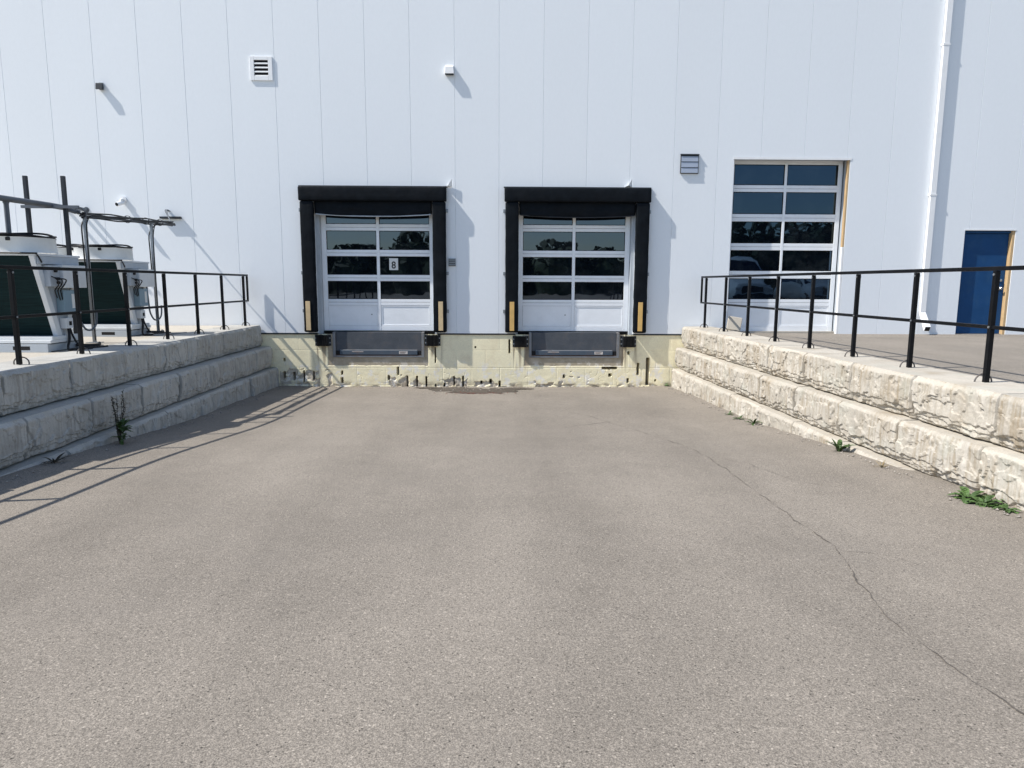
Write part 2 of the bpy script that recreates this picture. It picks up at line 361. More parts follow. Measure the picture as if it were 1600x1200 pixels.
# dark broken patch in front of the painted wall
def patch(cx, cy, rx, ry, sd_, dz):
    mb = MB(); ring = []; n = 160
    for k in range(n):
        a = 2 * math.pi * k / n; c_, s_ = math.cos(a), math.sin(a)
        r_ = 1 + .42 * nz3(c_ * 1.9, s_ * 1.9, sd_) + .22 * nz3(c_ * 6, s_ * 6, sd_ + 5) + .12 * nz3(c_ * 17, s_ * 17, sd_ + 9)
        x = cx + rx * r_ * c_; y = min(-.02, cy + ry * r_ * s_); ring.append((x, y))
    mb.v = [(x, y, groundz(x, y) + dz) for x, y in ring] + [(cx, cy, groundz(cx, cy) + dz + .001)]
    mb.f = [(k, (k + 1) % n, n) for k in range(n)]
    struct(mb.build('asphalt_patch', ASPH2, fix=False))
for k, q_ in enumerate(((-.95, -.42, .55, .36, 3), (-.15, -.62, .5, .42, 7), (-.6, -.9, .42, .22, 12), (.35, -.3, .35, .14, 19), (-1.55, -.2, .3, .1, 27))): patch(*q_, .004 + .0015 * k)

# ------------------------------------------------------------------ warehouse
B = thing('warehouse_building', (0, 0, 0), 'long pale blue grey metal clad warehouse wall above a cream painted block base', 'building')
P0, PW = -.9395, .9144
seams = [P0 + (n) * PW for n in range(-22, 24)]
XL, XR, ZT = seams[0] - .4, seams[-1] + .4, 9.5
DOCKS = (-2.635, 1.605)
OPEN = [(DOCKS[0] - 1.27, DOCKS[0] + 1.27, -.1, 2.78), (DOCKS[1] - 1.27, DOCKS[1] + 1.27, -.1, 2.78), (4.905, 7.36, -.1, 3.69), (9.94, 11.04, -.1, 2.242)]
cuts = [(XL, 0), (XR, 0)]
for s in seams: cuts += [(s - .0044, 0), (s, .009), (s + .0044, 0)]
for o in OPEN:
    for x in o[:2]: cuts.append((x, None))
cuts.sort(key=lambda c: c[0]); fix = []
for x, d in cuts:
    if d is None: d = 0
    fix.append((x, d))
mb = MB()
for (xa, da), (xb, db) in zip(fix, fix[1:]):
    xm = (xa + xb) / 2; zs = [(0, ZT)]
    for o in OPEN:
        if o[0] - 1e-6 < xm < o[1] + 1e-6: zs = [(o[3], ZT)]
    for z0, z1 in zs: mb.quad((xa, da, z0), (xb, db, z0), (xb, db, z1), (xa, da, z1))
# returns round the openings and the drip edge along the base
for o in OPEN:
    x0, x1, z1 = o[0], o[1], o[3]
    mb.quad((x0, 0, 0), (x0, .12, 0), (x0, .12, z1), (x0, 0, z1)); mb.quad((x1, .12, 0), (x1, 0, 0), (x1, 0, z1), (x1, .12, z1)); mb.quad((x0, 0, z1), (x0, .12, z1), (x1, .12, z1), (x1, 0, z1))
cl = mb.build('metal_cladding', CLAD, B, fix=False)
ca = cl.data.color_attributes.new('tone', 'FLOAT_COLOR', 'CORNER'); rt = random.Random(3); tones = {}
for pg in cl.data.polygons:
    k = int((pg.center.x - P0) // PW); tones.setdefault(k, 1 + rt.uniform(-.009, .009))
    for li in pg.loop_indices: ca.data[li].color = (tones[k],) * 3 + (1,)
t_ = CLAD.node_tree; vc = t_.nodes.new('ShaderNodeVertexColor'); vc.layer_name = 'tone'; bs = t_.nodes['Principled BSDF']; src = bs.inputs['Base Color'].links[0].from_socket
mx = t_.nodes.new('ShaderNodeMix'); mx.data_type = 'RGBA'; mx.blend_type = 'MULTIPLY'; mx.inputs[0].default_value = 1; t_.links.new(src, mx.inputs[6]); t_.links.new(vc.outputs[0], mx.inputs[7]); t_.links.new(mx.outputs[2], bs.inputs['Base Color'])

mb = MB(); mb.box(XL, XR, .0, 40, ZT, ZT + .25); mb.build('roof', UNITG, B)
mb = MB(); mb.box(XL, XL + .2, .02, 40, 0, ZT - .002); mb.build('outer_wall', UNITW, B); mb = MB(); mb.box(XR - .2, XR, .02, 40, 0, ZT - .002); mb.build('outer_wall', UNITW, B); mb = MB(); mb.box(XL + .21, XR - .21, 39.8, 40, 0, ZT - .002); mb.build('outer_wall', UNITW, B)
for a, b in ((XL, DOCKS[0] - 1.28), (DOCKS[0] + 1.28, DOCKS[1] - 1.28), (DOCKS[1] + 1.28, 4.9), (7.37, 9.93), (11.05, XR)): mb = MB(); mb.box(a, b, -.004, .012, -.022, .010); mb.build('shadow_line_flashing', STRUT, B)  # flashing, coloured dark to stand for the shadow gap below the cladding

# painted block foundation: a relief with joints, chips and slots
SL = [(-4.687, -4.647, -0.971, -0.826), (-4.489, -4.447, -1.03, -0.839), (-4.266, -4.239, -1.071, -0.807), (-4.06, -4.031, -1.014, -0.832), (-3.45, -3.411, -0.893, -0.809), (-3.455, -3.403, -1.09, -0.964), (-4.683, -4.644, -0.595, -0.54), (-2.44, -2.401, -1.018, -0.906), (-2.234, -2.197, -0.9, -0.723), (-2.029, -2.0, -1.187, -0.919), (-1.82, -1.791, -1.187, -0.919), (-1.62, -1.59, -1.172, -0.932), (-1.413, -1.386, -1.172, -1.101), (-1.224, -1.196, -1.18, -1.087), (-1.014, -0.986, -1.136, -0.924), (-0.818, -0.789, -1.152, -0.917), (-0.421, -0.386, -1.091, -1.029), (-0.225, -0.183, -1.081, -0.986), (-0.024, 0.013, -1.161, -1.028), (-0.544, -0.516, -0.307, -0.272), (-1.412, -1.387, -0.637, -0.295), (1.378, 1.42, -0.964, -0.893), (2.222, 2.56, -0.776, -0.714), (2.374, 2.437, -0.925, -0.869), (2.776, 2.821, -1.059, -0.961), (2.991, 3.041, -0.89, -0.628), (3.191, 3.26, -1.122, -0.52), (2.782, 2.817, -0.441, -0.375), (3.389, 3.419, -1.037, -0.987), (0.191, 0.22, -0.424, -0.117)]
CH = [(-4.777, -3.919, -1.133, -0.798), (-2.441, -1.972, -1.187, -0.934), (-1.969, -1.693, -1.186, -1.017), (-1.23, -0.715, -1.185, -0.96), (-0.574, -0.085, -1.184, -1.015), (-3.768, -3.64, -1.105, -0.796), (1.412, 1.609, -0.955, -0.884), (1.508, 1.608, -0.898, -0.779), (1.665, 1.75, -0.955, -0.912), (0.755, 1.388, -1.182, -1.027)]
fx0, fx1, fz0, fz1, st = -5.4, 4.3, -1.26, -.012, .0115
nxx = int((fx1 - fx0) / st); nzz = int((fz1 - fz0) / st)
mb = MB(); bare = []
PITS = [(d + (.02 if i == 0 else 0), ) for i, d in enumerate(DOCKS)]
def found(x, z):
    y = .014; ba = br = 0.
    wv = .012 * nz3(x * 3, 0, z * 3) + .008 * nz3(x * 14, 5, z * 14)
    y += .002 * nz3(x * 1.3, 1, z * 1.6) + .0003 * nz3(x * 22, 2, z * 22)
    # mortar joints
    k = math.floor((-z + .02) / .38); dz = abs(((-z + .02) / .38) - round((-z + .02) / .38)) * .38
    xo = x + (.31 if k % 2 else 0); dx = abs(xo / .62 - round(xo / .62)) * .62
    jd = min(dz, dx); y += .0045 * (1 - ss(.0, .012, jd)) * (.5 + .5 * ss(-.3, .3, nz3(x * 2, 7, z * 2)))
    # lower wall is rougher
    low = ss(-.62, -1.0, z)
    y += low * (.004 * abs(nz3(x * 3, 3, z * 5)) + .0009 * nz3(x * 16, 4, z * 16))
    n2 = noise.turbulence_vector if False else None
    crk = abs(nz3(x * 2.6, 9, z * 3.4) + .35 * nz3(x * 8, 11, z * 8)); y += low * .012 * (1 - ss(0, .022, crk)) * ss(-.1, .25, nz3(x * 1.1, 17, z * 1.5))
    for a, b, c, d in CH:
        m_ = min(x - a, b - x, z - c, d - z) + wv * 5 + .03 * nz3(x * 9, 21, z * 9)
        t = ss(0, .014, m_)
        t *= ss(-.12, .02, nz3(x * 7, 31, z * 9) + .12)
        if t > 0: ba = max(ba, t); y = max(y, .014 + t * (.016 + .007 * nz3(x * 18, 8, z * 18)))
    edge = ss(-1.05, -1.15, z) * ss(.05, .25, nz3(x * 5, 41, z * 12)); ba = max(ba, edge * .8); y += edge * .012
    for pc in DOCKS:
        u = abs(x - pc)
        if u < 1.09 + wv and z > -.70 + wv: br = max(br, ss(0, .012, min(1.09 + wv - u, z + .70 - wv))); y += .006
    for a, b, c, d in SL:
        m_ = min(x - a + wv * .35, b - x + wv * .35, z - c + wv, d - z - wv)
        t = ss(-.004, .007, m_)
        if t > 0: y += t * .26; ba = max(ba, t)
    # the one wide gouge by the right wall
    gr_ = 0.
    for bx, bz in ((-3.81, -.27), (-1.455, -.265), (.445, -.285), (2.785, -.28)):
        if abs(x - bx) < .26 and z < bz + .3:
            gr_ = max(gr_, ss(.26, .12, abs(x - bx)) * ss(-1.0, -.35, z) * ss(-.05, .35, nz3(x * 17, 51, z * 1.6) + .4 * nz3(x * 5, 53, z * 2.5)))
    gr_ = max(gr_, .75 * ss(-.98, -1.14, z) * ss(.0, .4, nz3(x * 3.5, 61, z * 9) + .35 * nz3(x * 14, 63, z * 14)))
    return y, ba, br, .75 * gr_
for j in range(nzz + 1):
    z = fz0 + (fz1 - fz0) * j / nzz
    for i in range(nxx + 1):
        x = fx0 + (fx1 - fx0) * i / nxx; y, a, b, c = found(x, z); mb.v.append((x, y, z)); bare.append((a, b, c))
for j in range(nzz):
    for i in range(nxx):
        xc = fx0 + (fx1 - fx0) * (i + .5) / nxx; zc = fz0 + (fz1 - fz0) * (j + .5) / nzz
        if any(abs(xc - d) < .972 and zc > -.512 for d in DOCKS): continue
        a = j * (nxx + 1) + i; mb.f.append((a, a + 1, a + nxx + 2, a + nxx + 1))
fo = mb.build('foundation_wall', FOUND, B, fix=False)
va = fo.data.color_attributes.new('bare', 'FLOAT_COLOR', 'POINT')
for i, (a, b, c) in enumerate(bare): va.data[i].color = (a, b, c, 1)
mb = MB(); mb.box(XL, fx0 - .01, .02, .3, -.3, -.002); mb.build('footing', CONC, B); mb = MB(); mb.box(fx1 + .01, XR, .02, .3, -.3, -.002); mb.build('footing', CONC, B)

# overhead doors behind the docks
ROWS = [(.73, 1.118), (1.25, 1.645), (1.78, 2.183), (2.32, 2.74)]
def overhead_door(cx, dim):
    x0, x1, xa, xb, xc, xd = cx - 1.205, cx + 1.205, cx - 1.10, cx - .035, cx + .03, cx + 1.10
    Y0, Y1 = .20, .245
    mb = MB()
    for a, b in ((x0, xa), (xb, xc), (xd, x1)): mb.box(a, b, Y0, Y1, .05, 2.85)
    zb = [.05, .155] ; mb2 = []
    rails = [(.05, .155), (.598, .73), (1.118, 1.25), (1.645, 1.78), (2.183, 2.32), (2.74, 2.85)]
    for k, (a, b) in enumerate(rails):
        m_ = (a + b) / 2
        for u, v in ((xa + .001, xb - .001), (xc + .001, xd - .001)):
            if k in (0, 5): mb.box(u, v, Y0 + .003, Y1, a, b)
            else: mb.box(u, v, Y0 + .003, Y1, a, m_ - .003); mb.box(u, v, Y0 + .003, Y1, m_ + .003, b)
    d = mb.build('overhead_door', ALU, B, bevel=.004)
    for a, b in ROWS:
        for u, v in ((xa, xb), (xc, xd)):
            q = MB(); q.box(u + .002, v - .002, Y0 + .022, Y0 + .034, a + .002, b - .002); q.build('glass_pane', DGLASS, d)
            f = MB()                                                    # glazing bead
            for e in ((u, u + .012, a, b), (v - .012, v, a, b), (u + .013, v - .013, a, a + .012), (u + .013, v - .013, b - .012, b)): f.box(e[0], e[1], Y0 + .012, Y0 + .02, e[2], e[3])
            f.build('glazing_bead', RUBBER, d)
    for u, v in ((xa, xb), (xc, xd)):
        q = MB(); q.box(u + .004, v - .004, Y0 + .014, Y0 + .03, .158, .595)
        for e in ((u + .004, u + .03, .158, .595), (v - .03, v - .004, .158, .595), (u + .031, v - .031, .158, .18), (u + .031, v - .031, .573, .595)): q.box(e[0], e[1], Y0 + .006, Y0 + .0135, e[2], e[3])
        q.build('solid_panel', ALU, d, bevel=.002)
    q = MB()
    q.box(cx - 1.30, x0 - .004, .06, .265, -.02, 2.85); q.box(x1 + .004, cx + 1.30, .06, .265, -.02, 2.85); q.box(cx - 1.30, cx + 1.30, .07, .265, 2.852, 2.95)
    q.build('door_frame', UNITG, d, bevel=.004)
    q = MB(); q.box(cx - 1.24, cx + 1.24, .175, .33, 0, .046); q.build('bottom_seal', RUBBER, d)
    q = MB(); q.box(cx - 1.3, cx + 1.3, .30, .32, 0, 2.95); q.build('inner_back', DARK, d)
    q = MB(); q.lathe([(.0001, -.012), (.013, -.01), (.013, 0)], (cx - .17, Y0 + .013, .40), 12, 'Y'); q.build('lock_plug', STEELG, d)
    return d
overhead_door(DOCKS[0] + .02, 0); overhead_door(DOCKS[1] - .015, 1)

# the tall drive-in door
mb = MB(); Y0, Y1 = .25, .30
cols = ((5.0, 6.09), (6.145, 7.24))
for a, b in ((4.90, 5.0), (6.09, 6.145), (7.24, 7.335)): mb.box(a, b, Y0, Y1, .06, 3.70)
R5 = [(.757, 1.21), (1.37, 1.815), (1.962, 2.425), (2.58, 3.045), (3.185, 3.615)]
RL = [(.06, .167), (.613, .757), (1.21, 1.37), (1.815, 1.962), (2.425, 2.58), (3.045, 3.185), (3.615, 3.70)]
for k, (a, b) in enumerate(RL):
    for u, v in cols:
        if k in (0, 6): mb.box(u + .001, v - .001, Y0 + .003, Y1, a, b)
        else: mb.box(u + .001, v - .001, Y0 + .003, Y1, a, (a + b) / 2 - .003); mb.box(u + .001, v - .001, Y0 + .003, Y1, (a + b) / 2 + .003, b)
DD = mb.build('drive_in_door', ALU, B, bevel=.004)
for a, b in R5:
    for u, v in cols:
        q = MB(); q.box(u + .002, v - .002, Y0 + .022, Y0 + .034, a + .002, b - .002); q.build('glass_pane', GLASS, DD)
        f = MB()
        for e in ((u, u + .014, a, b), (v - .014, v, a, b), (u + .015, v - .015, a, a + .014), (u + .015, v - .015, b - .014, b)): f.box(e[0], e[1], Y0 + .012, Y0 + .02, e[2], e[3])
        f.build('glazing_bead', RUBBER, DD)
for u, v in cols:
    q = MB(); q.box(u + .004, v - .004, Y0 + .014, Y0 + .03, .17, .61)
    for e in ((u + .004, u + .03, .17, .61), (v - .03, v - .004, .17, .61), (u + .031, v - .031, .17, .192), (u + .031, v - .031, .588, .61)): q.box(e[0], e[1], Y0 + .006, Y0 + .0135, e[2], e[3])
    q.build('solid_panel', ALU, DD, bevel=.002)
q = MB(); q.box(7.364, 7.44, .06, .34, 0, 3.70); q.box(4.83, 4.902, .121, .34, 0, 3.70); q.box(4.83, 7.44, .124, .36, 3.702, 3.78); q.build('door_frame', UNITG, DD)
q = MB(); q.box(7.318, 7.352, .012, .085, 1.88, 3.675); q.build('timber_trim', WOOD, DD, bevel=.003)
q = MB(); q.box(7.312, 7.352, .004, .085, .02, 1.876); q.build('jamb_trim', WHITE, DD, bevel=.003)
q = MB(); q.box(4.87, 7.36, .18, .30, -.02, .058); q.build('threshold', CONC, DD)
q = MB(); q.box(4.8, 7.5, .34, .36, 0, 3.701); q.build('inner_back', DARK, DD)
q = MB(); q.box(4.88, 7.385, -.007, -.002, 3.672, 3.72); q.build('head_flashing', WHITE, DD)

# the blue door
mb = MB(); mb.box(9.985, 10.975, .10, .145, .035, 2.185); ED = mb.build('entry_door', BLUE, B, bevel=.003)
q = MB(); q.box(9.942, 9.98, .06, .19, .0, 2.23); q.box(9.981, 11.0, .06, .19, 2.19, 2.232); q.build('door_frame', BLUE, ED, bevel=.003)
q = MB(); q.box(10.982, 11.036, .012, .17, .0, 2.235); q.build('timber_jamb', WOOD, ED, bevel=.003)
q = MB(); q.box(9.95, 11.03, .05, .19, -.02, .03); q.build('threshold', GALV, ED)
q = MB(); q.lathe([(.0001, -.075), (.02, -.074), (.03, -.06), (.027, -.04), (.014, -.03), (.014, -.012), (.036, -.01), (.036, 0)], (10.88, .10, 1.02), 20, 'Y'); q.build('door_knob', CHROME, ED, smooth=True)
q = MB(); q.lathe([(.0001, -.03), (.028, -.028), (.032, 0)], (10.88, .10, 1.19), 20, 'Y'); q.build('deadbolt', CHROME, ED, smooth=True)
q = MB(); q.box(9.9, 11.1, .19, .21, 0, 2.26); q.build('inner_back', DARK, ED)
q = MB(); q.box(9.93, 11.05, -.007, -.002, 2.243, 2.268); q.build('head_flashing', WHITE, ED)

# ------------------------------------------------------------------ dock fittings
def padded(x0, x1, y0, y1, z0, z1, seed, amp=.006):
    mb = MB(); n = (8, 5, 40) if z1 - z0 > 1 else (40, 6, 10)
    bm = bmesh.new(); bmesh.ops.create_cube(bm, size=1)
    bmesh.ops.bevel(bm, geom=bm.edges[:], offset=.08, segments=2, profile=.5, affect='EDGES')
    return bm
def soft_box(name, m, parent, x0, x1, y0, y1, z0, z1, seed, amp=.0055, r=.03):
    """fabric covered foam: a rounded box whose faces pucker a little"""
    sx, sy, sz = x1 - x0, y1 - y0, z1 - z0
    def cuts(n, s):
        a = [0, r * .3, r, s - r, s - r * .3, s]; k = max(1, int((s - 2 * r) / .06)); a += [r + (s - 2 * r) * i / k for i in range(1, k)]
        return sorted(a)
    X, Y, Z = cuts(0, sx), cuts(0, sy), cuts(0, sz); mb = MB(); idx = {}
    def vid(x, y, z):
        key = (round(x, 5), round(y, 5), round(z, 5))
        if key not in idx:
            q = Vector((x, y, z)); c = Vector((min(max(x, r), sx - r), min(max(y, r), sy - r), min(max(z, r), sz - r))); d = q - c
            n = d.normalized() if d.length > 0 else Vector((0, -1, 0)); q = c + n * r
            wx = Vector((x0, y0, z0)) + q
            q = q + n * amp * (noise.noise(wx * 4 + Vector((seed, 0, 0))) + .5 * noise.noise(wx * 11 + Vector((seed, 3, 0))))
            idx[key] = len(mb.v); mb.v.append((x0 + q.x, y0 + q.y, z0 + q.z))
        return idx[key]
    def face(A, Bx, f):
        for a0, a1 in zip(A, A[1:]):
            for b0, b1 in zip(Bx, Bx[1:]): mb.f.append(tuple(vid(*f(a, b)) for a, b in ((a0, b0), (a1, b0), (a1, b1), (a0, b1))))
    face(X, Z, lambda a, b: (a, 0, b)); face(X, Z, lambda a, b: (a, sy, b))
    face(Y, Z, lambda a, b: (0, a, b)); face(Y, Z, lambda a, b: (sx, a, b))
    face(X, Y, lambda a, b: (a, b, 0)); face(X, Y, lambda a, b: (a, b, sz))
    return mb.build(name, m, parent, smooth=True)

def dock_seal(cx, guide, label, seed, gx):
    t = thing('dock_seal', (cx, 0, 0), label, 'dock seal', 'foam dock seals around the loading doors')
    hp = soft_box('head_pad', FOAM, t, cx - 1.535, cx + 1.535, -.155, -.004, 2.765, 3.055, seed)
    q = MB(); q.box(cx - 1.55, cx + 1.55, -.03, -.004, 3.056, 3.085); q.build('head_cap', STRUT, hp, bevel=.003)
    for s, k in ((-1, 0), (1, 1)):
        a, b = sorted((cx + s * 1.235, cx + s * 1.515))
        pd = soft_box('side_pad', FOAM, t, a, b, -.132, -.004, .035, 2.76, seed + s)
        u = gx[k]
        q = MB(); q.box(u - .048, u + .048, -.146, -.130, .075, .69); q.build('guide_stripe', guide, pd, bevel=.003)
        e = cx + s * 1.53; q = MB()                                     # fixing clips on the outer edge
        for z in (.45, 1.25, 2.55): q = MB(); q.box(e - .03, e + .03, -.02, -.002, z, z + .07); q.build('fixing_clip', GALV, pd)
    # sagging head curtain
    mb = MB(); nxc, nzc = 60, 14
    for j in range(nzc + 1):
        for i in range(nxc + 1):
            u = i / nxc; v = j / nzc; x = cx - 1.225 + 2.45 * u
            sag = .045 * math.sin(math.pi * u) ** .7
            z = 2.80 - v * (.29 + sag) ; y = -.045 - .02 * math.sin(v * 2.6) + .02 * noise.noise(Vector((u * 5, v * 3 + u * 2, seed))) * v + .018 * math.sin((u * 5 + v * 1.3) * 2.2) * v
            mb.v.append((x, y, z))
    for j in range(nzc):
        for i in range(nxc):
            a = j * (nxc + 1) + i; mb.f.append((a, a + nxc + 1, a + nxc + 2, a + 1))
    c = mb.build('head_curtain', FOAM, t, smooth=True, fix=False)
    sm = c.modifiers.new('thick', 'SOLIDIFY'); sm.thickness = .01
    q = MB(); q.tube([(cx - 1.2 + 2.4 * i / 24, -.062 + .008 * math.sin(i * .7 + seed), 2.502 - .045 * math.sin(math.pi * i / 24) ** .7) for i in range(25)], .012, 8); q.build('hem', UNITG if seed == 3 else STRUT, c, smooth=True)
    return t
dock_seal(-2.655, GUIDE, 'black foam dock seal with tan guide strips, around the door carrying the white 8 sign', 3, (-4.067, -1.26))
dock_seal(1.625, GUIDE2, 'black foam dock seal with orange yellow guide strips, around the dock door without a sign', 11, (.255, 3.0))

def leveler(cx, label):
    t = thing('dock_leveler', (cx, 0, -.52), label, 'dock leveler', 'dock levelers below the loading doors')
    q = MB(); q.box(cx - .98, cx - .925, -.004, .25, -.515, .03); q.box(cx + .925, cx + .98, -.004, .25, -.515, .03); q.box(cx - .924, cx + .924, -.004, .25, -.515, -.475); q.build('pit_frame', STEELG, t, bevel=.003)
    q = MB(); q.box(cx - .915, cx + .915, .03, .06, -.46, .02); q.box(cx - .915, cx + .915, .03, .7, .021, .028)
    d = q.build('deck_plate', DECK, t, bevel=.002)
    q = MB(); q.box(cx - .835, cx + .835, -.012, .028, -.455, -.365); q.build('folded_lip', LIP, t, bevel=.004)
    for s in (-1, 1): q = MB(); q.box(cx + s * .88 - .038, cx + s * .88 + .038, .0, .028, -.46, -.372); q.build('lip_gap_shade', DARK, t)  # near-black boxes put in as the shade of the gaps beside the lip
    q = MB(); q.box(cx - .57, cx - .33, -.0145, -.0125, -.402, -.382); q.build('warning_sticker', STICK, t)
    q = MB(); q.box(cx + .44, cx + .625, -.0145, -.0125, -.44, -.38); q.build('rating_plate', STICK, t)
    q = MB()
    for k in range(9):
        x = cx - .56 + k * .025; q.box(x, x + .014, -.0158, -.0148, -.398, -.386)
    q.build('sticker_print', RUST, t); q = MB()
    for k in range(3): q.box(cx + .46, cx + .60 - .02 * k, -.0158, -.0148, -.397 - k * .015, -.391 - k * .015)
    q.build('sticker_print', RUST, t)
    q = MB(); q.box(cx - .92, cx + .92, -.002, .2, -.474, -.462); q.build('rusty_angle', RUST, t)
    q = MB(); q.tube([(cx - .83, .012, -.36), (cx + .83, .012, -.36)], .01, 8); q.build('hinge', STEELG, t, smooth=True)
    q = MB(); q.box(cx - .99, cx + .99, .26, .29, -.52, .02); q.build('pit_back', DARK, t)
    return t
leveler(-2.62, 'slate blue dock leveler plate under the door with the white 8 sign'); leveler(1.61, 'slate grey dock leveler plate under the right dock door without a sign')

def bumper(cx, z0, label):
    t = thing('dock_bumper', (cx, .03, z0), label, 'dock bumper', 'rubber dock bumpers beside the levelers')
    q = MB(); n = 11; wd = .235 / n
    for k in range(n):
        x = cx - .1175 + k * wd; j = rnd.uniform(-.006, .006); q.box(x + .001, x + wd - .001, -.085 + j, .03, z0 + .004, z0 + .238 + j * .5)
    q.build('rubber_pad', RUBBER, t, bevel=.002)
    for s in (-1, 1):
        a = cx + s * .1185; b = cx + s * .172
        q = MB(); q.box(min(a, b), max(a, b), .012, .026, z0 + .002, z0 + .24); q.box(*(sorted((a, a + s * .012))), -.065, .0115, z0 + .002, z0 + .24); k = q.build('bracket', STRUT, t, bevel=.002)
        for z in (.07, .17):
            q = MB(); q.cyl((cx + s * .15, -.006, z0 + z), .017, .018, 6, 'Y'); q.build('bolt', GALV, k, world=True)
    return t
bumper(-3.81, -.27, 'black laminated rubber bumper left of the leveler under the 8 door')
bumper(-1.455, -.265, 'black laminated rubber bumper right of the leveler under the 8 door')
bumper(.445, -.285, 'black laminated rubber bumper left of the leveler under the right dock door')
bumper(2.785, -.28, 'black laminated rubber bumper right of the leveler under the right dock door')

def text_mesh(s, size, m, parent, loc, name):
    cu = bpy.data.curves.new(name, 'FONT'); cu.body = s; cu.size = size; cu.align_x = 'CENTER'; cu.align_y = 'CENTER'; cu.extrude = .0008; cu.offset = .0035
    ob = bpy.data.objects.new(name + '_src', cu); C.objects.link(ob); dg = bpy.context.evaluated_depsgraph_get()
    me = bpy.data.meshes.new_from_object(ob.evaluated_get(dg)); bpy.data.objects.remove(ob)
    me.materials.clear(); me.materials.append(m); me.name = name
    for v in me.vertices:
        x, y, z = v.co; v.co = (x * .92, -z, y)
    o = bpy.data.objects.new(name, me); C.objects.link(o); o.parent = parent; o.location = loc; return o
sg = thing('number_sign', (-2.29, .19, 1.475), 'white paper sign reading 8 stuck in a dock door window', 'sign')
q = MB(); q.box(-2.385, -2.195, .207, .2115, 1.355, 1.605); q.build('paper_sheet', PAPER, sg)
text_mesh('8', .21, INK, sg, (0, .0157, -.022), 'numeral')

# ------------------------------------------------------------------ things on the facade
def louvre_vent():
    t = thing('louvre_vent', (-4.86, 0, 5.385), 'square white louvred vent high on the wall left of the 8 dock door', 'vent')
    x0, x1, z0, z1 = -5.09, -4.635, 5.15, 5.615; q = MB()
    for a in ((x0, x0 + .085, z0, z1), (x1 - .085, x1, z0, z1), (x0 + .086, x1 - .086, z0, z0 + .075), (x0 + .086, x1 - .086, z1 - .07, z1)): q.box(a[0], a[1], -.026, -.002, a[2], a[3])
    q.build('frame', WHITE, t, bevel=.004)
    zz = [z0 + .075 + (z1 - z0 - .145) * k / 4 for k in range(5)]
    q = MB()
    for z in zz[:-1]: q.hexa([(x0 + .09, -.024, z + .0), (x1 - .09, -.024, z), (x0 + .09, -.010, z + .018), (x1 - .09, -.010, z + .018), (x0 + .09, -.024, z + .02), (x1 - .09, -.024, z + .02), (x0 + .09, -.010, z + .034), (x1 - .09, -.010, z + .034)])
    q.build('blade', WHITE, t)
    q = MB(); q.box(x0 + .08, x1 - .08, -.008, -.003, z0 + .07, z1 - .07); q.build('duct', DARK, t)
louvre_vent()
t = thing('gravity_vent', (3.96, 0, 3.56), 'grey square wall vent with three closed flaps beside the tall door', 'vent')
q = MB(); q.box(3.77, 4.15, -.03, -.002, 3.372, 3.75); q.build('housing', STRUT, t, bevel=.004)
for k in range(3):
    q = MB(); z = 3.385 + k * .115; q.hexa([(3.785, -.044, z), (4.135, -.044, z), (3.785, -.031, z), (4.135, -.031, z), (3.785, -.035, z + .104), (4.135, -.035, z + .104), (3.785, -.031, z + .104), (4.135, -.031, z + .104)]); q.build('flap', VENTG, t)
q = MB(); q.hexa([(3.765, -.05, 3.752), (4.155, -.05, 3.752), (3.765, -.004, 3.752), (4.155, -.004, 3.752), (3.765, -.05, 3.76), (4.155, -.05, 3.76), (3.765, -.003, 3.775), (4.155, -.003, 3.775)]); q.build('hood', STRUT, t)
t = thing('small_grille', (-1.02, 0, 1.51), 'tiny grey outlet grille on the wall beside the 8 dock seal', 'vent')
q = MB(); q.box(-1.095, -.94, -.03, -.002, 1.435, 1.6); q.build('cover', GALV, t, bevel=.004)
q = MB()
for k in range(4): q.box(-1.085, -.95, -.034, -.031, 1.45 + k * .036, 1.466 + k * .036)
q.build('slot', STRUT, t)
# wall light between the docks
t = thing('wall_light', (-1.04, 0, 5.4), 'white wedge wall pack light high between the two dock doors', 'light')
q = MB(); x0, x1 = -1.135, -.945
q.hexa([(x0, -.095, 5.30), (x1, -.095, 5.30), (x0, -.004, 5.30), (x1, -.004, 5.30), (x0 + .012, -.085, 5.44), (x1 - .012, -.085, 5.44), (x0 + .012, -.004, 5.49), (x1 - .012, -.004, 5.49)]); q.build('housing', WHITE, t, bevel=.006)
q = MB(); q.box(x0 + .01, x1 - .01, -.088, -.01, 5.288, 5.2985); q.build('lens', STRUT, t)
t = thing('wall_light', (-8.1, 0, 5.0), 'small dark grey flood light high on the wall above the condenser units', 'light')
q = MB(); q.hexa([(-8.19, -.10, 4.93), (-8.05, -.10, 4.93), (-8.16, -.03, 4.95), (-8.06, -.03, 4.95), (-8.19, -.085, 5.06), (-8.05, -.085, 5.06), (-8.16, -.03, 5.06), (-8.06, -.03, 5.06)]); q.build('housing', STRUT, t, bevel=.006)
q = MB(); q.box(-8.15, -8.07, -.029, -.002, 4.94, 5.08); q.build('mount', GALV, t)
t = thing('security_camera', (-7.84, 0, 2.72), 'white bullet security camera on the wall above the pipe rack', 'camera')
q = MB(); q.cyl((-7.83, -.045, 2.775), .062, .043, 24, 'Y'); q.tube([(-7.83, -.045, 2.775), (-7.835, -.10, 2.76), (-7.84, -.11, 2.72)], .024, 10); q.build('mount', WHITE, t, smooth=True)
q = MB(); q.tube([(-7.82, -.05, 2.705), (-7.845, -.12, 2.685), (-7.875, -.21, 2.655)], [.036, .042, .042], 18); q.build('housing', WHITE, t, smooth=True)
q = MB(); q.tube([(-7.8751, -.2101, 2.6549), (-7.878, -.218, 2.652)], .034, 18); q.build('lens', DARK, t)
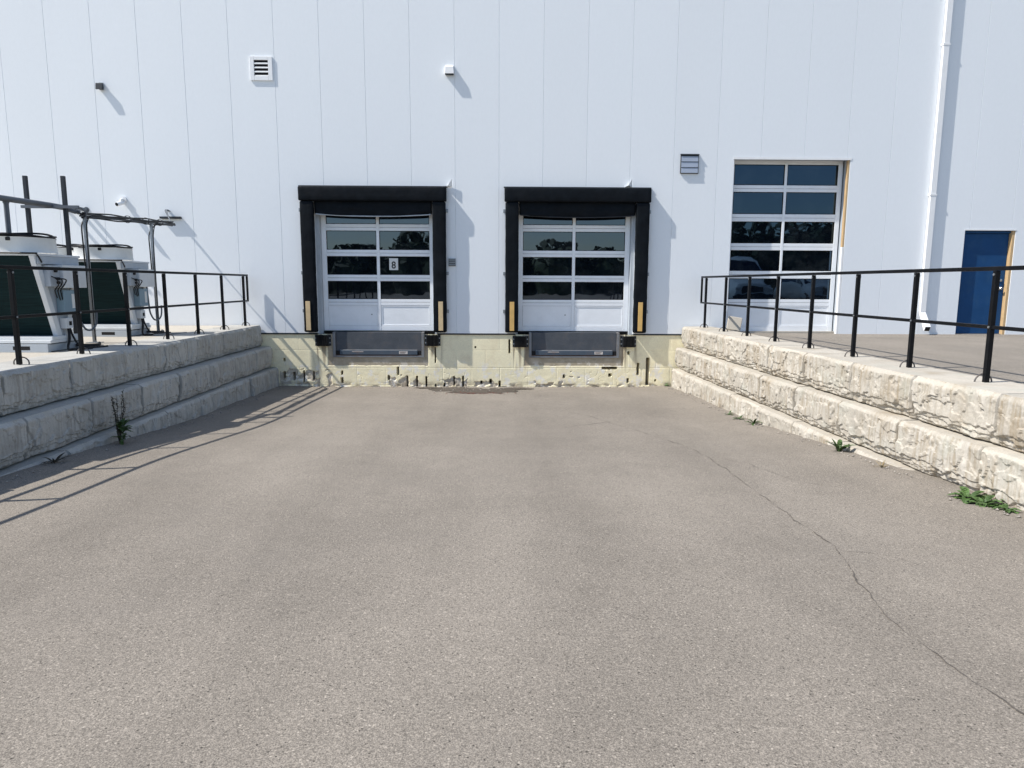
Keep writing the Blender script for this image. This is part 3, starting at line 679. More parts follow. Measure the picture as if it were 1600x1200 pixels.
# pipe ends leaving the wall behind the near condenser
for x, z, lb in ((-9.05, 2.60, 'leftmost'), (-8.80, 2.58, 'middle one'), (-8.62, 2.56, 'rightmost')):
    q = MB(); q.tube([(x, -.003, z), (x, -.36, z)], .035, 10); q.tube([(x, -.003, z), (x, -.012, z)], .06, 14)
    tag(q.build('pipe_stub', PIPEG, smooth=True), 'short grey pipe stub poking from the wall behind the conduits, ' + lb + ' of three', 'pipe', 'pipe stubs on the wall')
# downspout
t = thing('downspout', (9.13, 0, .2), 'tall white square rain downspout left of the blue door', 'downspout')
q = MB(); q.box(9.08, 9.205, -.078, -.012, .5, 9.4); q.build('pipe', WHITE, t, bevel=.008)
q = MB(); q.hexa([(9.082, -.30, .20), (9.203, -.30, .20), (9.082, -.25, .10), (9.203, -.25, .10), (9.082, -.076, .498), (9.203, -.076, .498), (9.082, -.014, .498), (9.203, -.014, .498)]); q.build('kick_out', WHITE, t, bevel=.006)
q = MB(); q.hexa([(9.092, -.298, .192), (9.193, -.298, .192), (9.092, -.257, .110), (9.193, -.257, .110), (9.092, -.302, .190), (9.193, -.302, .190), (9.092, -.261, .108), (9.193, -.261, .108)]); q.build('outlet', DARK, t)
for z in (2.95, 5.95):
    q = MB(); q.box(9.068, 9.217, -.084, -.004, z, z + .035); q.build('strap', WHITE, t)
# small bent flashing tabs by the dock heads
for x, z, s in ((-1.07, 3.06, 'above the right end of the 8 dock seal'), (2.70, 3.09, 'on top of the right dock seal')):
    q = MB(); q.v = [(x - .09, -.002, z), (x + .07, -.002, z), (x + .06, -.05, z + .17), (x - .02, -.07, z + .03), (x - .09, -.006, z), (x + .07, -.006, z), (x + .06, -.056, z + .17), (x - .02, -.076, z + .03)]
    q.f = [(0, 1, 2, 3), (7, 6, 5, 4), (0, 4, 5, 1), (1, 5, 6, 2), (2, 6, 7, 3), (3, 7, 4, 0)]
    tag(q.build('flashing_tab', WHITE), 'small bent white metal tab sticking up ' + s, 'flashing', 'bent flashing tabs')

# ------------------------------------------------------------------ retaining walls of split-face blocks
SP = 1.1645
def block(parent, m, s, xf, slope, ya, yb, z0, z1, depth, seed, fine, cap):
    """one block: s=+1 faces +x (left wall), s=-1 faces -x (right wall)"""
    Ln = yb - ya; H = z1 - z0; nu, nv = {0: (16, 7), 1: (64, 30), 2: (104, 48)}[fine]; rr0 = random.Random(seed * 7 + 1)
    gap = .009; mb = MB(); rows = []
    ox = seed * 17.3; xf += rr0.uniform(-.011, .011); z1 += rr0.uniform(-.004, .003)
    A = [rr0.uniform(-.35, .35) for _ in range(4)]
    def disp(u, v):
        du = min(u, Ln - u); e = ss(0, .020 + .012 * nz3(v * 5, ox, 3), du)
        d = -.045 * (1 - e)
        sh = .055 + .035 * nz3(u * 1.7, ox, 5)
        d += -.034 * (1 - ss(0, max(.03, sh), H - v)) ** 1.6            # worn top shoulder
        f = e * ss(0, .05, H - v); V = Vector
        d += f * (.012 * noise.noise(V((u * 1.6 + ox, v * 2.0, seed * .7))) + .03 * A[0] * (u / Ln - .5))
        fl = noise.noise(V((u * 15 + ox, v * 1.1, seed)));  d += f * .0036 * fl * ss(H, H * .55, v)
        d += f * .0016 * noise.noise(V((u * 38 + ox, v * 3.5, seed)))
        d += f * .0022 * noise.noise(V((u * 34 + ox, v * 34, seed)))
        for q, (fs, th, ti) in enumerate(((5.0, .0042, .055), (12.0, .0016, .05))):           # flat spalled facets
            P = V((u * fs + ox + .35 * noise.noise(V((u * 7 + ox, v * 7, 3))), v * fs * .8 + .35 * noise.noise(V((u * 7 + ox, v * 7, 8))), seed + q * .5)); c0 = noise.voronoi(P)[1][0]
            h1, h2, h3 = noise.cell(c0 * 7.13), noise.cell(c0 * 9.7 + V((3, 1, 7))), noise.cell(c0 * 5.3 + V((9, 2, 4)))
            d += f * (th * h1 + ti * ((P.x - c0.x) * h2 + (P.y - c0.y) * h3) / fs)
        for q, (fu, fv, am) in enumerate(((2.6, 2.2, .016), (6.0, 5.0, .008))):   # broken facets with sharp edges
            st = noise.noise(V((u * fu + ox, v * fv + .6 * u, 9 + q))) + .25 * noise.noise(V((u * fu * 4 + ox, v * fv * 4, 19 + q)))
            d += f * am * (ss(.02, .055, st) - .5)
        for q, (t0, am) in enumerate(((.125, .018), (.08, .020), (.042, .018))):   # chiselled ledges along the bottom
            lim = t0 + .055 * noise.noise(V((u * 4.2 + ox, q * 3.1, 1))) + .022 * noise.noise(V((u * 15 + ox, q * 5.1, 2)))
            d -= am * ss(lim, lim - .010, v) * (.5 + .8 * max(0, .5 + nz3(u * 2.5 + ox, q, 6)))
        d -= .02 * (1 - ss(0, .016, v))
        return d
    us = [gap + (Ln - 2 * gap) * i / nu for i in range(nu + 1)]
    vs = [H * (j / nv) for j in range(nv + 1)]; vs[-1] = H - .001; vs[0] = .006
    def X(y, d): return xf + slope * y + s * d
    def row(fn): i = len(mb.v); mb.v += [fn(u) for u in us]; return i
    rows.append(row(lambda u: (X(ya + u, -depth), ya + u, z0 + .006)))
    for v in vs: rows.append(row(lambda u: (X(ya + u, disp(u, v)), ya + u, z0 + v + .004 * nz3(u * 7 + ox, 3, v * 3) * (1 if v < H * .98 else 0))))
    rows.append(row(lambda u: (X(ya + u, -.085), ya + u, z1 + .0015 * nz3(u * 5 + ox, 1, 1))))
    rows.append(row(lambda u: (X(ya + u, -depth), ya + u, z1)))
    n = nu + 1
    for a, b in zip(rows, rows[1:]):
        for i in range(nu): mb.f.append((a + i, a + i + 1, b + i + 1, b + i))
    a, b = rows[-1], rows[0]
    for i in range(nu): mb.f.append((a + i, a + i + 1, b + i + 1, b + i))
    mb.f.append(tuple(r for r in rows)); mb.f.append(tuple(r + nu for r in rows)[::-1])
    o = mb.build('wall_block', m, parent, smooth=False, fix=True)
    o.data.polygons.foreach_set('use_smooth', [True] * len(o.data.polygons)); o.data.set_sharp_from_angle(angle=R(24))
    return o
def retaining_wall(s, m, label, faces, rail, post0, loc, cap_seam):
    t = thing('retaining_wall', loc, label, 'wall', 'split face retaining walls beside the loading ramp')
    seed = 100 if s > 0 else 300
    for c, (xf, sl, z0, z1, off, yend) in enumerate(faces):
        y = off
        first = True
        while y > yend:
            yb = min(y, -.012 - .0 * c); ya = y - SP
            if yb - ya > .12:
                seed += 1
                bl = block(t, m, s, xf, sl, ya, yb, z0, z1, .64 if c == 0 else .30, seed, 0 if ya < -10.8 else 2 if y < -2.9 else 1, c == 0)
                if c == 0:
                    k = (ya + y) / 2; n_ = round((k + post0) / -SP) if False else 0
            y = ya
    return t
LW = retaining_wall(1, BLOCKL, 'grey split face concrete block wall in shade along the left of the ramp', [(-5.095, -.0165, -.276, .174, .14, -19), (-4.90, -.017, -.726, -.282, .14, -17), (-4.79, -.015, -1.29, -.732, .0 - .55 + SP, -11)], None, 0, (-5.1, -6, .174), 0)
RW = retaining_wall(-1, BLOCKR, 'sunlit beige split face concrete block wall along the right of the ramp', [(3.925, -.028, -.276, .174, .05, -19), (3.80, -.030, -.726, -.282, .05, -17), (3.715, -.030, -1.29, -.732, -.12 + SP, -11)], None, 0, (4.1, -6, .174), 0)

# lifting loops cast into the cap blocks, one behind every post
def railx(side, y): return -5.335 - .0104 * y if side < 0 else 4.284 - .0307 * y
def loop_mesh(x, y, z, yaw):
    q = MB(); pts = [(x + .082 * math.cos(a), y + .012 * math.sin(a * 2) * yaw, z + .078 * math.sin(a)) for a in (math.pi * k / 14 for k in range(15))]
    pts = [(pts[0][0], pts[0][1], z - .02)] + pts + [(pts[-1][0], pts[-1][1], z - .02)]
    q.tube(pts, .0075, 7); return q
for side, t, y0 in ((-1, LW, -.331), (1, RW, -.4455)):
    src = None
    blocks = [c for c in t.children]
    for i in range(13):
        y = y0 - i * SP; x = railx(side, y)
        best = min((b for b in blocks if max(v.co.z for v in b.data.vertices) > -.1), key=lambda b: abs(sum(v.co.y for v in b.data.vertices) / len(b.data.vertices) + t.location.y - y))
        yy = y + .034; loop_mesh(x, yy, .175, rnd.uniform(-1, 1)).build('lifting_loop', LOOPM, best, smooth=True)

# ------------------------------------------------------------------ railings
def railing(side, y0, yend, zr, zm, first_ext, label, npost):
    yc = y0 - 3 * SP
    t = thing('railing', (railx(side, yc), yc, .174), label, 'railing', 'black steel railings on top of the block walls')
    ya = y0 + first_ext
    a = (railx(side, ya), ya); b = (railx(side, yend), yend)
    q = MB(); q.bar((*a, zr - .02), (*b, zr - .02), .038, .038); q.build('top_rail', BLACKM, t, bevel=.004)
    q = MB(); q.bar((*a, zm - .018), (*b, zm - .018), .034, .034); q.build('mid_rail', BLACKM, t, bevel=.004)
    q = MB(); q.bar((a[0], a[1] - .018, zm), (a[0], a[1] - .018, zr - .04), .036, .042); q.build('end_bar', BLACKM, t, bevel=.003)
    q = MB(); q.box(-.022, .022, -.022, .022, .176 - .174, zr - .0405 - .174)
    src = q.build('post', BLACKM, t, bevel=.004, world=False)
    q = MB()
    for z in (zr - .075, zm - .018): q.cyl((.022, .0, z - .174), .011, .008, 8, 'X')
    for z in (zr - .075, zm - .018): q.cyl((-.030, .0, z - .174), .011, .008, 8, 'X')
    bs = q.build('bolt_head', GALV, src, world=False)
    for i in range(npost):
        y = y0 - i * SP; o = src if i == 0 else copy_tree(src, t)
        o.location = Vector((railx(side, y), y, .174)) - t.location
    return t
railing(-1, -.331, -15.0, 1.246, .712, .245, 'black steel handrail on the shaded left wall in front of the condenser units', 13)
railing(1, -.4455, -15.2, 1.248, .710, .30, 'black steel handrail on the sunlit right wall in front of the tall glazed door', 13)

# paver leaning by a post on the right wall
mb = MB(); mb.box(-.135, .135, -.03, .03, 0, .27)
o = mb.build('concrete_paver', CONC, None, bevel=.012); o.location = (4.60, -1.35, .180); o.rotation_euler = (R(-14), R(9), R(-12))
tag(o, 'square beige concrete paver leaning upright on the right block wall', 'paver')

# ------------------------------------------------------------------ condenser units
def make_condenser(label):
    t = thing('condenser_unit', (0, 0, 0), label, 'condenser', 'outdoor condenser units on the concrete pad')
    Ln = 2.15; k = dict(world=False)
    q = MB()                                                            # grey slotted skid
    for y in (-.36, .30): q.box(-Ln, 0, y, y + .06, .0, .105)
    for x in (-2.1, -1.3, -.62, -.06): q.box(x, x + .06, -.298, .298, .01, .10)
    q.build('skid', UNITG, t, bevel=.003, **k)
    for x in (-1.75, -1.15, -.45): q = MB(); q.box(x, x + .22, -.3605, -.358, .03, .08); q.build('fork_slot', DARK, t, **k)
    q = MB(); q.box(-Ln, .03, -.34, .34, .115, .155); q.box(-Ln, .03, -.30, .30, .1555, .20); q.build('base_tray', UNITW, t, bevel=.005, **k)
    zt, zb, yt, yb = 1.235, .205, .46, .115
    for s in (-1, 1):                                                   # leaning coils
        q = MB(); q.hexa([(-Ln + .06, s * (yb + .0), zb), (-.07, s * yb, zb), (-Ln + .06, s * (yb - .07), zb), (-.07, s * (yb - .07), zb), (-Ln + .06, s * yt, zt), (-.07, s * yt, zt), (-Ln + .06, s * (yt - .07), zt), (-.07, s * (yt - .07), zt)]); q.build('coil', COIL, t, **k)
        for x in (-.035, -Ln + .03):
            q = MB(); q.hexa([(x - .033, s * (yb + .012), zb - .005), (x + .033, s * (yb + .012), zb - .005), (x - .033, s * (yb - .085), zb - .005), (x + .033, s * (yb - .085), zb - .005), (x - .033, s * (yt + .012), zt), (x + .033, s * (yt + .012), zt), (x - .033, s * (yt - .085), zt), (x + .033, s * (yt - .085), zt)]); q.build('coil_frame', UNITW, t, bevel=.004, **k)
    pass                                                                # V shaped end sheets
    for x in (-.03, -Ln + .03):
        q = MB(); q.hexa([(x - .004, -yb + .09, zb), (x + .004, -yb + .09, zb), (x - .004, yb - .09, zb), (x + .004, yb - .09, zb), (x - .004, -yt + .09, zt - .001), (x + .004, -yt + .09, zt - .001), (x - .004, yt - .09, zt - .001), (x + .004, yt - .09, zt - .001)]); q.build('end_sheet', UNITG, t, **k)
    q = MB(); q.box(-Ln, .015, -yt - .014, yt + .014, zt + .001, zt + .03); q.build('top_deck', UNITW, t, bevel=.004, **k)
    q = MB(); q.box(.003, .016, -yt + .03, yt - .03, zt - .10, zt - .002); q.build('end_channel', UNITG, t, bevel=.002, **k)
    q = MB(); q.tube([(-2.1, -yt - .024, zt + .03), (-1.0, -yt - .026, zt + .036), (-.06, -yt - .024, zt + .03), (.012, -yt + .02, zt + .02), (.02, -yt + .1, zt - .08)], .011, 6, sm=4); q.build('wiring', CABLE, t, smooth=True, **k)
    for cx in (-.53, -1.46):
        q = MB(); q.lathe([(.468, zt + .046), (.458, zt + .07), (.455, zt + .11), (.452, zt + .225), (.46, zt + .24), (.445, zt + .24), (.435, zt + .22), (.435, zt + .05)], (cx, 0, 0), 56); cw = q.build('fan_cowl', COWL, t, smooth=True, **k)
        q = MB(); rr = random.Random(int(cx * 100))
        for w_ in range(3):
            ph = rr.random() * 6; q.tube([(cx + (.44 + .012 * math.sin(5 * a + ph)) * math.cos(a), (.44 + .012 * math.sin(5 * a + ph)) * math.sin(a), zt + .25 + .014 * w_ + .012 * math.sin(3 * a + ph)) for a in (2 * math.pi * j / 60 for j in range(61))], .014, 6)
        for j in range(1, 7): q.lathe([(.06 * j, zt + .218), (.06 * j + .004, zt + .222), (.06 * j, zt + .226)], (cx, 0, 0), 36)
        for j in range(8): a = math.pi * j / 8; q.tube([(cx - .42 * math.cos(a), -.42 * math.sin(a), zt + .222), (cx + .42 * math.cos(a), .42 * math.sin(a), zt + .222)], .004, 5)
        q.build('fan_guard', CABLE, cw, smooth=True, **k)
        q = MB(); q.cyl((cx, 0, zt + .08), .09, .13, 18)
        for j in range(5):
            a = 2 * math.pi * j / 5; c_, s_ = math.cos(a), math.sin(a)
            q.hexa([(cx + .08 * c_ - u * s_, .08 * s_ + u * c_, zt + z) for z in (.11, .12) for u in (-.05, .05) for _ in (0,)] + [(cx + .39 * c_ - u * s_, .39 * s_ + u * c_, zt + z) for z in (.09, .10) for u in (-.09, .09)])
        q.build('fan_blade', STRUT, cw, **k)
        for a in (-1.2, -2.2): q = MB(); q.box(cx + .44 * math.cos(a) - .05, cx + .44 * math.cos(a) + .05, .44 * math.sin(a) - .012, .44 * math.sin(a) + .012, zt + .19, zt + .235); q.build('clip', CABLE, cw, **k)
    q = MB(); q.box(-.024, .11, -.09, .42, .83, 1.13); cb = q.build('control_box', UNITW, t, bevel=.006, **k)
    q = MB(); q.box(-.024, .07, -.30, -.094, .85, 1.12); q.build('terminal_box', UNITG, t, bevel=.004, **k)
    for y, z in ((-.16, .95), (-.16, .90), (-.2, 1.05)): q = MB(); q.cyl((.071, y, z), .02, .03, 10, 'X'); q.build('cable_gland', CABLE, t, **k)
    q = MB(); q.box(-.024, .08, -.07, .21, .50, .80); db = q.build('disconnect_box', GREYP, t, bevel=.006, **k)
    q = MB(); q.box(.0802, .082, .10, .17, .56, .75); q.build('label_plate', PAPER, db, **k)
    q = MB(); q.box(-.024, .06, -.03, .12, .29, .43); wb = q.build('outlet_box', UNITW, t, bevel=.005, **k)
    q = MB(); q.box(.0602, .064, .03, .085, .33, .385); q.build('outlet_hole', DARK, wb, **k)
    for P, r_ in ([[(.05, y, .99 - .02 * ph), (.13 + .02 * ph, y + .01, .94), (.12, y + .05, .87), (.075, y + .04, .80), (.06, y + .10, .70 - .03 * ph)], .008] for ph, y in ((0, -.27), (1, -.21), (2, -.15))):
        q = MB(); q.tube(P, r_, 6, sm=5); q.build('loose_cable', CABLE, t, smooth=True, **k)
    for P, r_ in (([(.03, .05, .29), (.05, .03, .2), (.06, .0, .12), (.10, -.1, .05), (.2, -.2, .02), (.3, .1, .02)], .016), ([(.03, .09, .29), (.06, .09, .18), (.12, .12, .06), (.25, .2, .02), (.33, .42, .02)], .013), ([(.02, .2, .05), (.1, .3, .04), (.16, .5, .03), (.0, .8, .03)], .02)):
        q = MB(); q.tube(P, r_, 7, sm=5); q.build('floor_cable', CABLE, t, smooth=True, **k)
    q = MB(); q.tube([(.05, .25, .83), (.06, .26, .55), (.07, .27, .38), (.10, .33, .26), (.13, .42, .25), (.15, .5, .33), (.15, .53, .5)], .014, 7, sm=5); q.build('flexible_conduit', PIPEG, t, smooth=True, **k)
    return t
u1 = make_condenser('condenser unit with a dark slanted coil nearest the ramp, by the left railing'); u1.location = (-5.86, -5.53, .163)
u2 = copy_tree(u1); u2.location = (-6.24, -2.84, .163); u2['label'] = 'condenser unit with speckled dark coil standing further back near the warehouse wall'

# ------------------------------------------------------------------ pipe rack
t = thing('pipe_rack', (-6.15, -3.4, .163), 'steel pipe rack on two stands carrying black insulated lines to the warehouse wall', 'pipe rack')
S1 = (-6.13, -4.38); S2 = (-6.24, -2.18)
for (x, y), zt in ((S1, 2.02), (S2, 2.11)):
    q = MB(); q.bar((x, y, .17), (x, y, zt), .042, .042); q.build('stand_post', GALV, t, bevel=.003)
    q = MB(); q.box(x - .09, x + .09, y - .09, y + .09, .164, .172); q.build('foot_plate', GALV, t)
    for P, r_ in (([(x + .03, y - .03, .2), (x + .034, y - .034, .8), (x + .03, y - .03, 1.4), (x + .04, y - .03, 1.9), (x + .03, y + .10, zt + .02)], .009), ([(x - .034, y - .01, 1.0), (x - .04, y - .02, 1.6), (x - .06, y + .04, 1.95), (x - .03, y + .3, zt + .03)], .011)):
        q = MB(); q.tube(P, r_, 7, sm=5); q.build('drop_cable', CABLE, t, smooth=True)
q = MB(); E_ = (-6.36, -1.0, 2.18)
q.bar((S1[0], S1[1] - .1, 2.03), E_, .034, .028); q.build('beam', STRUT, t)
for k, (dx, dz, r_) in enumerate(((-.025, .032, .015), (.018, .028, .013), (.0, .055, .011), (-.016, -.022, .011))):
    q = MB(); pts = []
    for i in range(13):
        f = i / 12; pts.append((S1[0] + (E_[0] - S1[0]) * f + dx + .01 * math.sin(i * 1.7 + k), S1[1] - .05 + (E_[1] - S1[1]) * f, 2.03 + .15 * f + dz + .008 * math.sin(i * 1.3 + 2 * k)))
    if k < 2:
        tl = MB(); tl.tube([pts[-1], (-6.60, -.62, 2.27), (-6.78, -.32, 2.38), (-6.90 + .03 * k, -.20, 2.52), (-6.925 + .03 * k, -.11, 2.56), (-6.93 + .03 * k, -.0, 2.545)], .011, 8, sm=5); tl.build('wall_tail', PIPEG, t, smooth=True)
    q.tube(pts, r_, 8, sm=3); q.build('insulated_line', CABLE, t, smooth=True)
q = MB(); q.box(-7.09, -6.66, -.075, -.003, 2.385, 2.43); q.build('wall_strut', STRUT, t, bevel=.003)
for y in (-3.0, -2.3, -1.7):
    q = MB(); f = (y - S1[1]) / (E_[1] - S1[1]); x = S1[0] + (E_[0] - S1[0]) * f; q.lathe([(.055, -.012), (.062, -.012), (.062, .012), (.055, .012)], (x, y, 2.05 + .15 * f), 14, 'Y'); q.build('pipe_clamp', STRUT, t)
# conduits over the near unit
t = thing('conduit_run', (-6.45, -5.4, 1.9), 'pair of grey conduits running over the near condenser unit on two tall dark posts', 'conduit')
for x in (-6.72, -6.19):
    q = MB(); q.bar((x, -4.72, .17), (x, -4.72, 2.555), .05, .05); q.build('strut_post', STRUT, t, bevel=.003)
q = MB(); q.bar((-6.78, -4.76, 2.125), (-5.98, -4.76, 2.125), .04, .04); q.build('cross_strut', PIPEG, t)
for dx, dz in ((0, 0), (.07, .0)):
    q = MB(); q.tube([(-6.62 + dx, -8.4, 2.14), (-6.55 + dx, -6.5, 2.14), (-6.50 + dx, -5.6, 2.145), (-6.44 + dx, -4.8, 2.15), (-6.36 + dx * .7, -4.5, 2.14), (-6.22, -4.42 + dx, 2.09)], .034, 10); q.build('conduit', PIPEG, t, smooth=True)
for y, x in ((-5.75, -6.50), (-5.52, -6.47)):
    q = MB(); q.tube([(x, y, 2.13), (x, y, 1.62)], .031, 10); q.tube([(x, y, 2.09), (x, y, 2.14)], .038, 10); q.tube([(x, y, 1.60), (x, y, 1.66)], .05, 10); q.build('drop_conduit', PIPEG, t, smooth=True)
q = MB(); q.tube([(-6.2, -4.5, 2.12), (-6.15, -4.42, 2.15), (-6.10, -4.38, 2.08), (-6.13, -4.37, 1.97)], .012, 7); q.build('cable_loop', PIPEG, t, smooth=True)
# short offcut on the pad
q = MB(); q.bar((-5.92, -3.0, .177), (-5.66, -2.35, .177), .03, .025); tag(q.build('strut_offcut', GALV), 'short loose metal strut lying on the concrete pad near the rack stand', 'metal strip')

# ------------------------------------------------------------------ weeds
def leaf(mb, b, yaw, pitch, ln, wd, curl=.6, n=4):
    b = Vector(b); d = Vector((math.cos(yaw) * math.cos(pitch), math.sin(yaw) * math.cos(pitch), math.sin(pitch))); sd_ = Vector((-math.sin(yaw), math.cos(yaw), 0)); i0 = len(mb.v); p_ = b.copy()
    for k in range(n + 1):
        f = k / n; ww = wd * math.sin(math.pi * min(.97, f * .86 + .10)) * .5
        up = Vector((0, 0, .18 * ww))
        mb.v += [tuple(p_ - sd_ * ww + up * 2), tuple(p_), tuple(p_ + sd_ * ww + up * 2)]
        p_ = p_ + d * ln / n; pitch -= curl / n; d = Vector((math.cos(yaw) * math.cos(pitch), math.sin(yaw) * math.cos(pitch), math.sin(pitch)))
    for k in range(n):
        a = i0 + 3 * k; mb.f += [(a, a + 1, a + 4, a + 3), (a + 1, a + 2, a + 5, a + 4)]
def weed(x, y, sz, n, seed, label, spread=1.0, lobes=True, m=LEAF, wid=.30, pmax=1.35, pmin=.25):
    rr = random.Random(seed); z = groundz(x, y) - .005; t = thing('weed', (x, y, z), label, 'weed', 'weeds along the foot of the walls'); mb = MB()
    for k in range(n):
        yaw = rr.uniform(0, 2 * math.pi); r_ = rr.uniform(0, .12) * sz * spread; b = (x + r_ * math.cos(yaw), y + r_ * math.sin(yaw) * 1.2, z + rr.uniform(0, .08) * sz)
        ln = sz * rr.uniform(.5, 1.0)
        pit = rr.uniform(pmin, pmax)
        leaf(mb, b, yaw, pit, ln, ln * wid, rr.uniform(.4, 1.5))
        if lobes:
            for q_ in (.35, .55, .75):
                bb = Vector(b) + Vector((math.cos(yaw) * math.cos(pit), math.sin(yaw) * math.cos(pit), math.sin(pit))) * ln * q_ * .8
                for s in (-1, 1): leaf(mb, bb, yaw + s * .9, pit * .6, ln * .32 * (1.1 - q_), ln * .13, .5, 3)
    mb.build('foliage', m, t, fix=False)
    mb = MB()
    for k in range(4):
        a = rr.uniform(0, 6.28); mb.tube([(x, y, z), (x + .03 * math.cos(a) * sz, y + .03 * math.sin(a) * sz, z + .2 * sz)], .004, 5)
    mb.build('stem', LEAF if m is LEAF else DRY, t)
    return t
weed(3.82, -7.40, .20, 13, 4, 'upright leafy green weed at the foot of the right wall, midway along')
t2 = weed(3.92, -9.42, .17, 18, 5, 'broad dark green weed patch low at the wall foot nearest the camera', 1.9, wid=.42, pmax=.6, pmin=.05)
weed(3.93, -9.58, .175, 18, 6, 'bushy green weed beside the broad patch at the near end of the right wall', 1.8, wid=.42, pmax=.7, pmin=.05)
weed(3.96, -9.78, .13, 12, 7, 'small green weed sprig at the nearest end of the row by the right wall', 1.3, wid=.40, pmax=.8, pmin=.1)
weed(3.70, -4.00, .10, 9, 8, 'tiny green sprout at the right wall foot, farthest from the camera', 1.2)
weed(3.715, -4.45, .12, 9, 9, 'tiny green sprout at the right wall foot, in the middle of three')
weed(3.74, -5.0, .15, 11, 10, 'small green sprout at the right wall foot, nearest of the three small ones')
weed(3.83, -8.25, .13, 14, 12, 'dry brown grass tuft at the foot of the right wall', 1.5, False, DRYL, .08)
weed(3.62, -.09, .11, 14, 13, 'dark weed tuft in the corner of the right wall and cream wall', 1.2, False)
weed(-4.57, -7.95, .16, 14, 14, 'withered dark weed lying at the near end of the left wall', 1.6, False, DRY, .2)
# tall stalky weed by the left wall
x, y = -4.56, -6.74; z = groundz(x, y); rr = random.Random(21)
t = thing('weed', (x, y, z), 'tall dark stalky weed growing against the shaded left wall', 'weed', 'weeds along the foot of the walls')
mb = MB(); lf = MB(); gl = MB()
for k in range(8):
    a = rr.uniform(-1.9, 1.9); h = rr.uniform(.36, .66); pts = [(x, y, z)]
    for j in range(1, 7): f = j / 6; pts.append((x + .05 * f * rr.uniform(.2, 1), y + .13 * f * math.sin(a) + rr.uniform(-.012, .012), z + h * f))
    mb.tube(pts, [.005, .005, .004, .004, .003, .003, .002], 5)
    for j in range(28):
        f = rr.uniform(.2, 1); i = min(5, int(f * 6)); q_ = Vector(pts[i]).lerp(Vector(pts[i + 1]), f * 6 - i)
        leaf(lf, q_, rr.uniform(0, 6.28), rr.uniform(-.2, 1), rr.uniform(.02, .045), .016, .4, 2)
for k in range(30): leaf(gl, (x + .01 + rr.uniform(-.02, .04), y + rr.uniform(-.05, .05), z + rr.uniform(.02, .26)), rr.uniform(-2.2, 2.2), rr.uniform(.0, 1.1), rr.uniform(.07, .19), .05, .9)
mb.build('stem', DRY, t); lf.build('seed_head', DRY, t, fix=False); gl.build('foliage', LEAF, t, fix=False)
# litter of fallen leaves and grit along the broken patch
mb = MB(); rr = random.Random(5)
for k in range(90):
    x = rr.gauss(-.55, .35); y = -1.12 + rr.gauss(0, .06) + .1 * (x + .55) ** 2; leaf(mb, (x, y, groundz(x, y) + .008), rr.uniform(0, 6.28), rr.uniform(-.1, .4), rr.uniform(.02, .05), .022, .3, 2)
struct(mb.build('leaf_litter', M('dead_leaf', (.17, .05, .03), rough=.9, var=.3, vscale=9), fix=False), 'stuff')
mb = MB()
for k in range(420):
    sd_ = rr.random()
    if sd_ < .4: y = rr.uniform(-10, -.3); x = 3.69 - .03 * y - .05 - abs(rr.gauss(0, .07))
    elif sd_ < .65: y = rr.uniform(-9, -.3); x = -4.74 - .015 * y + .05 + abs(rr.gauss(0, .07))
    elif sd_ < .85: x = rr.uniform(-4.5, 3.5); y = -.01 - abs(rr.gauss(0, .08))
    else: x = rr.gauss(-.6, .5); y = -.15 - abs(rr.gauss(0, .5))
    r_ = rr.uniform(.005, .017); z = groundz(x, y) + r_ * .5; i = len(mb.v)
    mb.v += [(x + r_ * rr.uniform(.6, 1.3) * a, y + r_ * rr.uniform(.6, 1.3) * b, z + r_ * c) for a, b, c in ((1, 0, 0), (-1, 0, 0), (0, 1, 0), (0, -1, 0), (0, 0, .8), (0, 0, -.8))]
    mb.f += [tuple(i + j for j in f) for f in ((0, 2, 4), (2, 1, 4), (1, 3, 4), (3, 0, 4), (2, 0, 5), (1, 2, 5), (3, 1, 5), (0, 3, 5))]
struct(mb.build('gravel_grit', M('grit_stone', (.30, .27, .235), rough=.9, var=.35, vscale=14), fix=False), 'stuff')

# ------------------------------------------------------------------ wooded edge of the lot behind the camera (mirrored in the panes)
mb = MB(); rr = random.Random(31)
for k in range(60):
    cx = -70 + k * 2.5 + rr.uniform(-1, 1); cy = -50 + rr.uniform(-5, 5); h = rr.uniform(3.5, 4.9) + (2.0 if -9 < cx < -4 else 0) + (2.8 if cx > 20 else 0); rad = rr.uniform(1.7, 2.6)
    for j in range(420):
        a = rr.uniform(0, 6.28); u = rr.uniform(-1, 1); r_ = rad * (rr.random() ** .4) * math.sqrt(1 - u * u * .92)
        p_ = Vector((cx + r_ * math.cos(a), cy + r_ * math.sin(a), h * .5 + u * h * .5)); s_ = rr.uniform(.2, .45); e1 = Vector((rr.uniform(-1, 1), rr.uniform(-1, 1), rr.uniform(-1, 1))).normalized(); e2 = e1.orthogonal().normalized()
        mb.quad(p_ - e1 * s_, p_ - e2 * s_ * .7, p_ + e1 * s_, p_ + e2 * s_ * .7)
    mb.lathe([(.01, h * .86), (rad * .5, h * .8), (rad * .82, h * .55), (rad * .85, h * .3), (rad * .7, 0)], (cx, cy, 0), 12)
struct(mb.build('distant_wood', TREE, fix=False), 'stuff')
g2 = MB(); g2.box(-120, 120, -70, -36, .0, .145); struct(g2.build('grass_verge', M('verge_grass', (.045, .07, .022), rough=.9, var=.3, vscale=.5, fine=.3, fscale=9)))

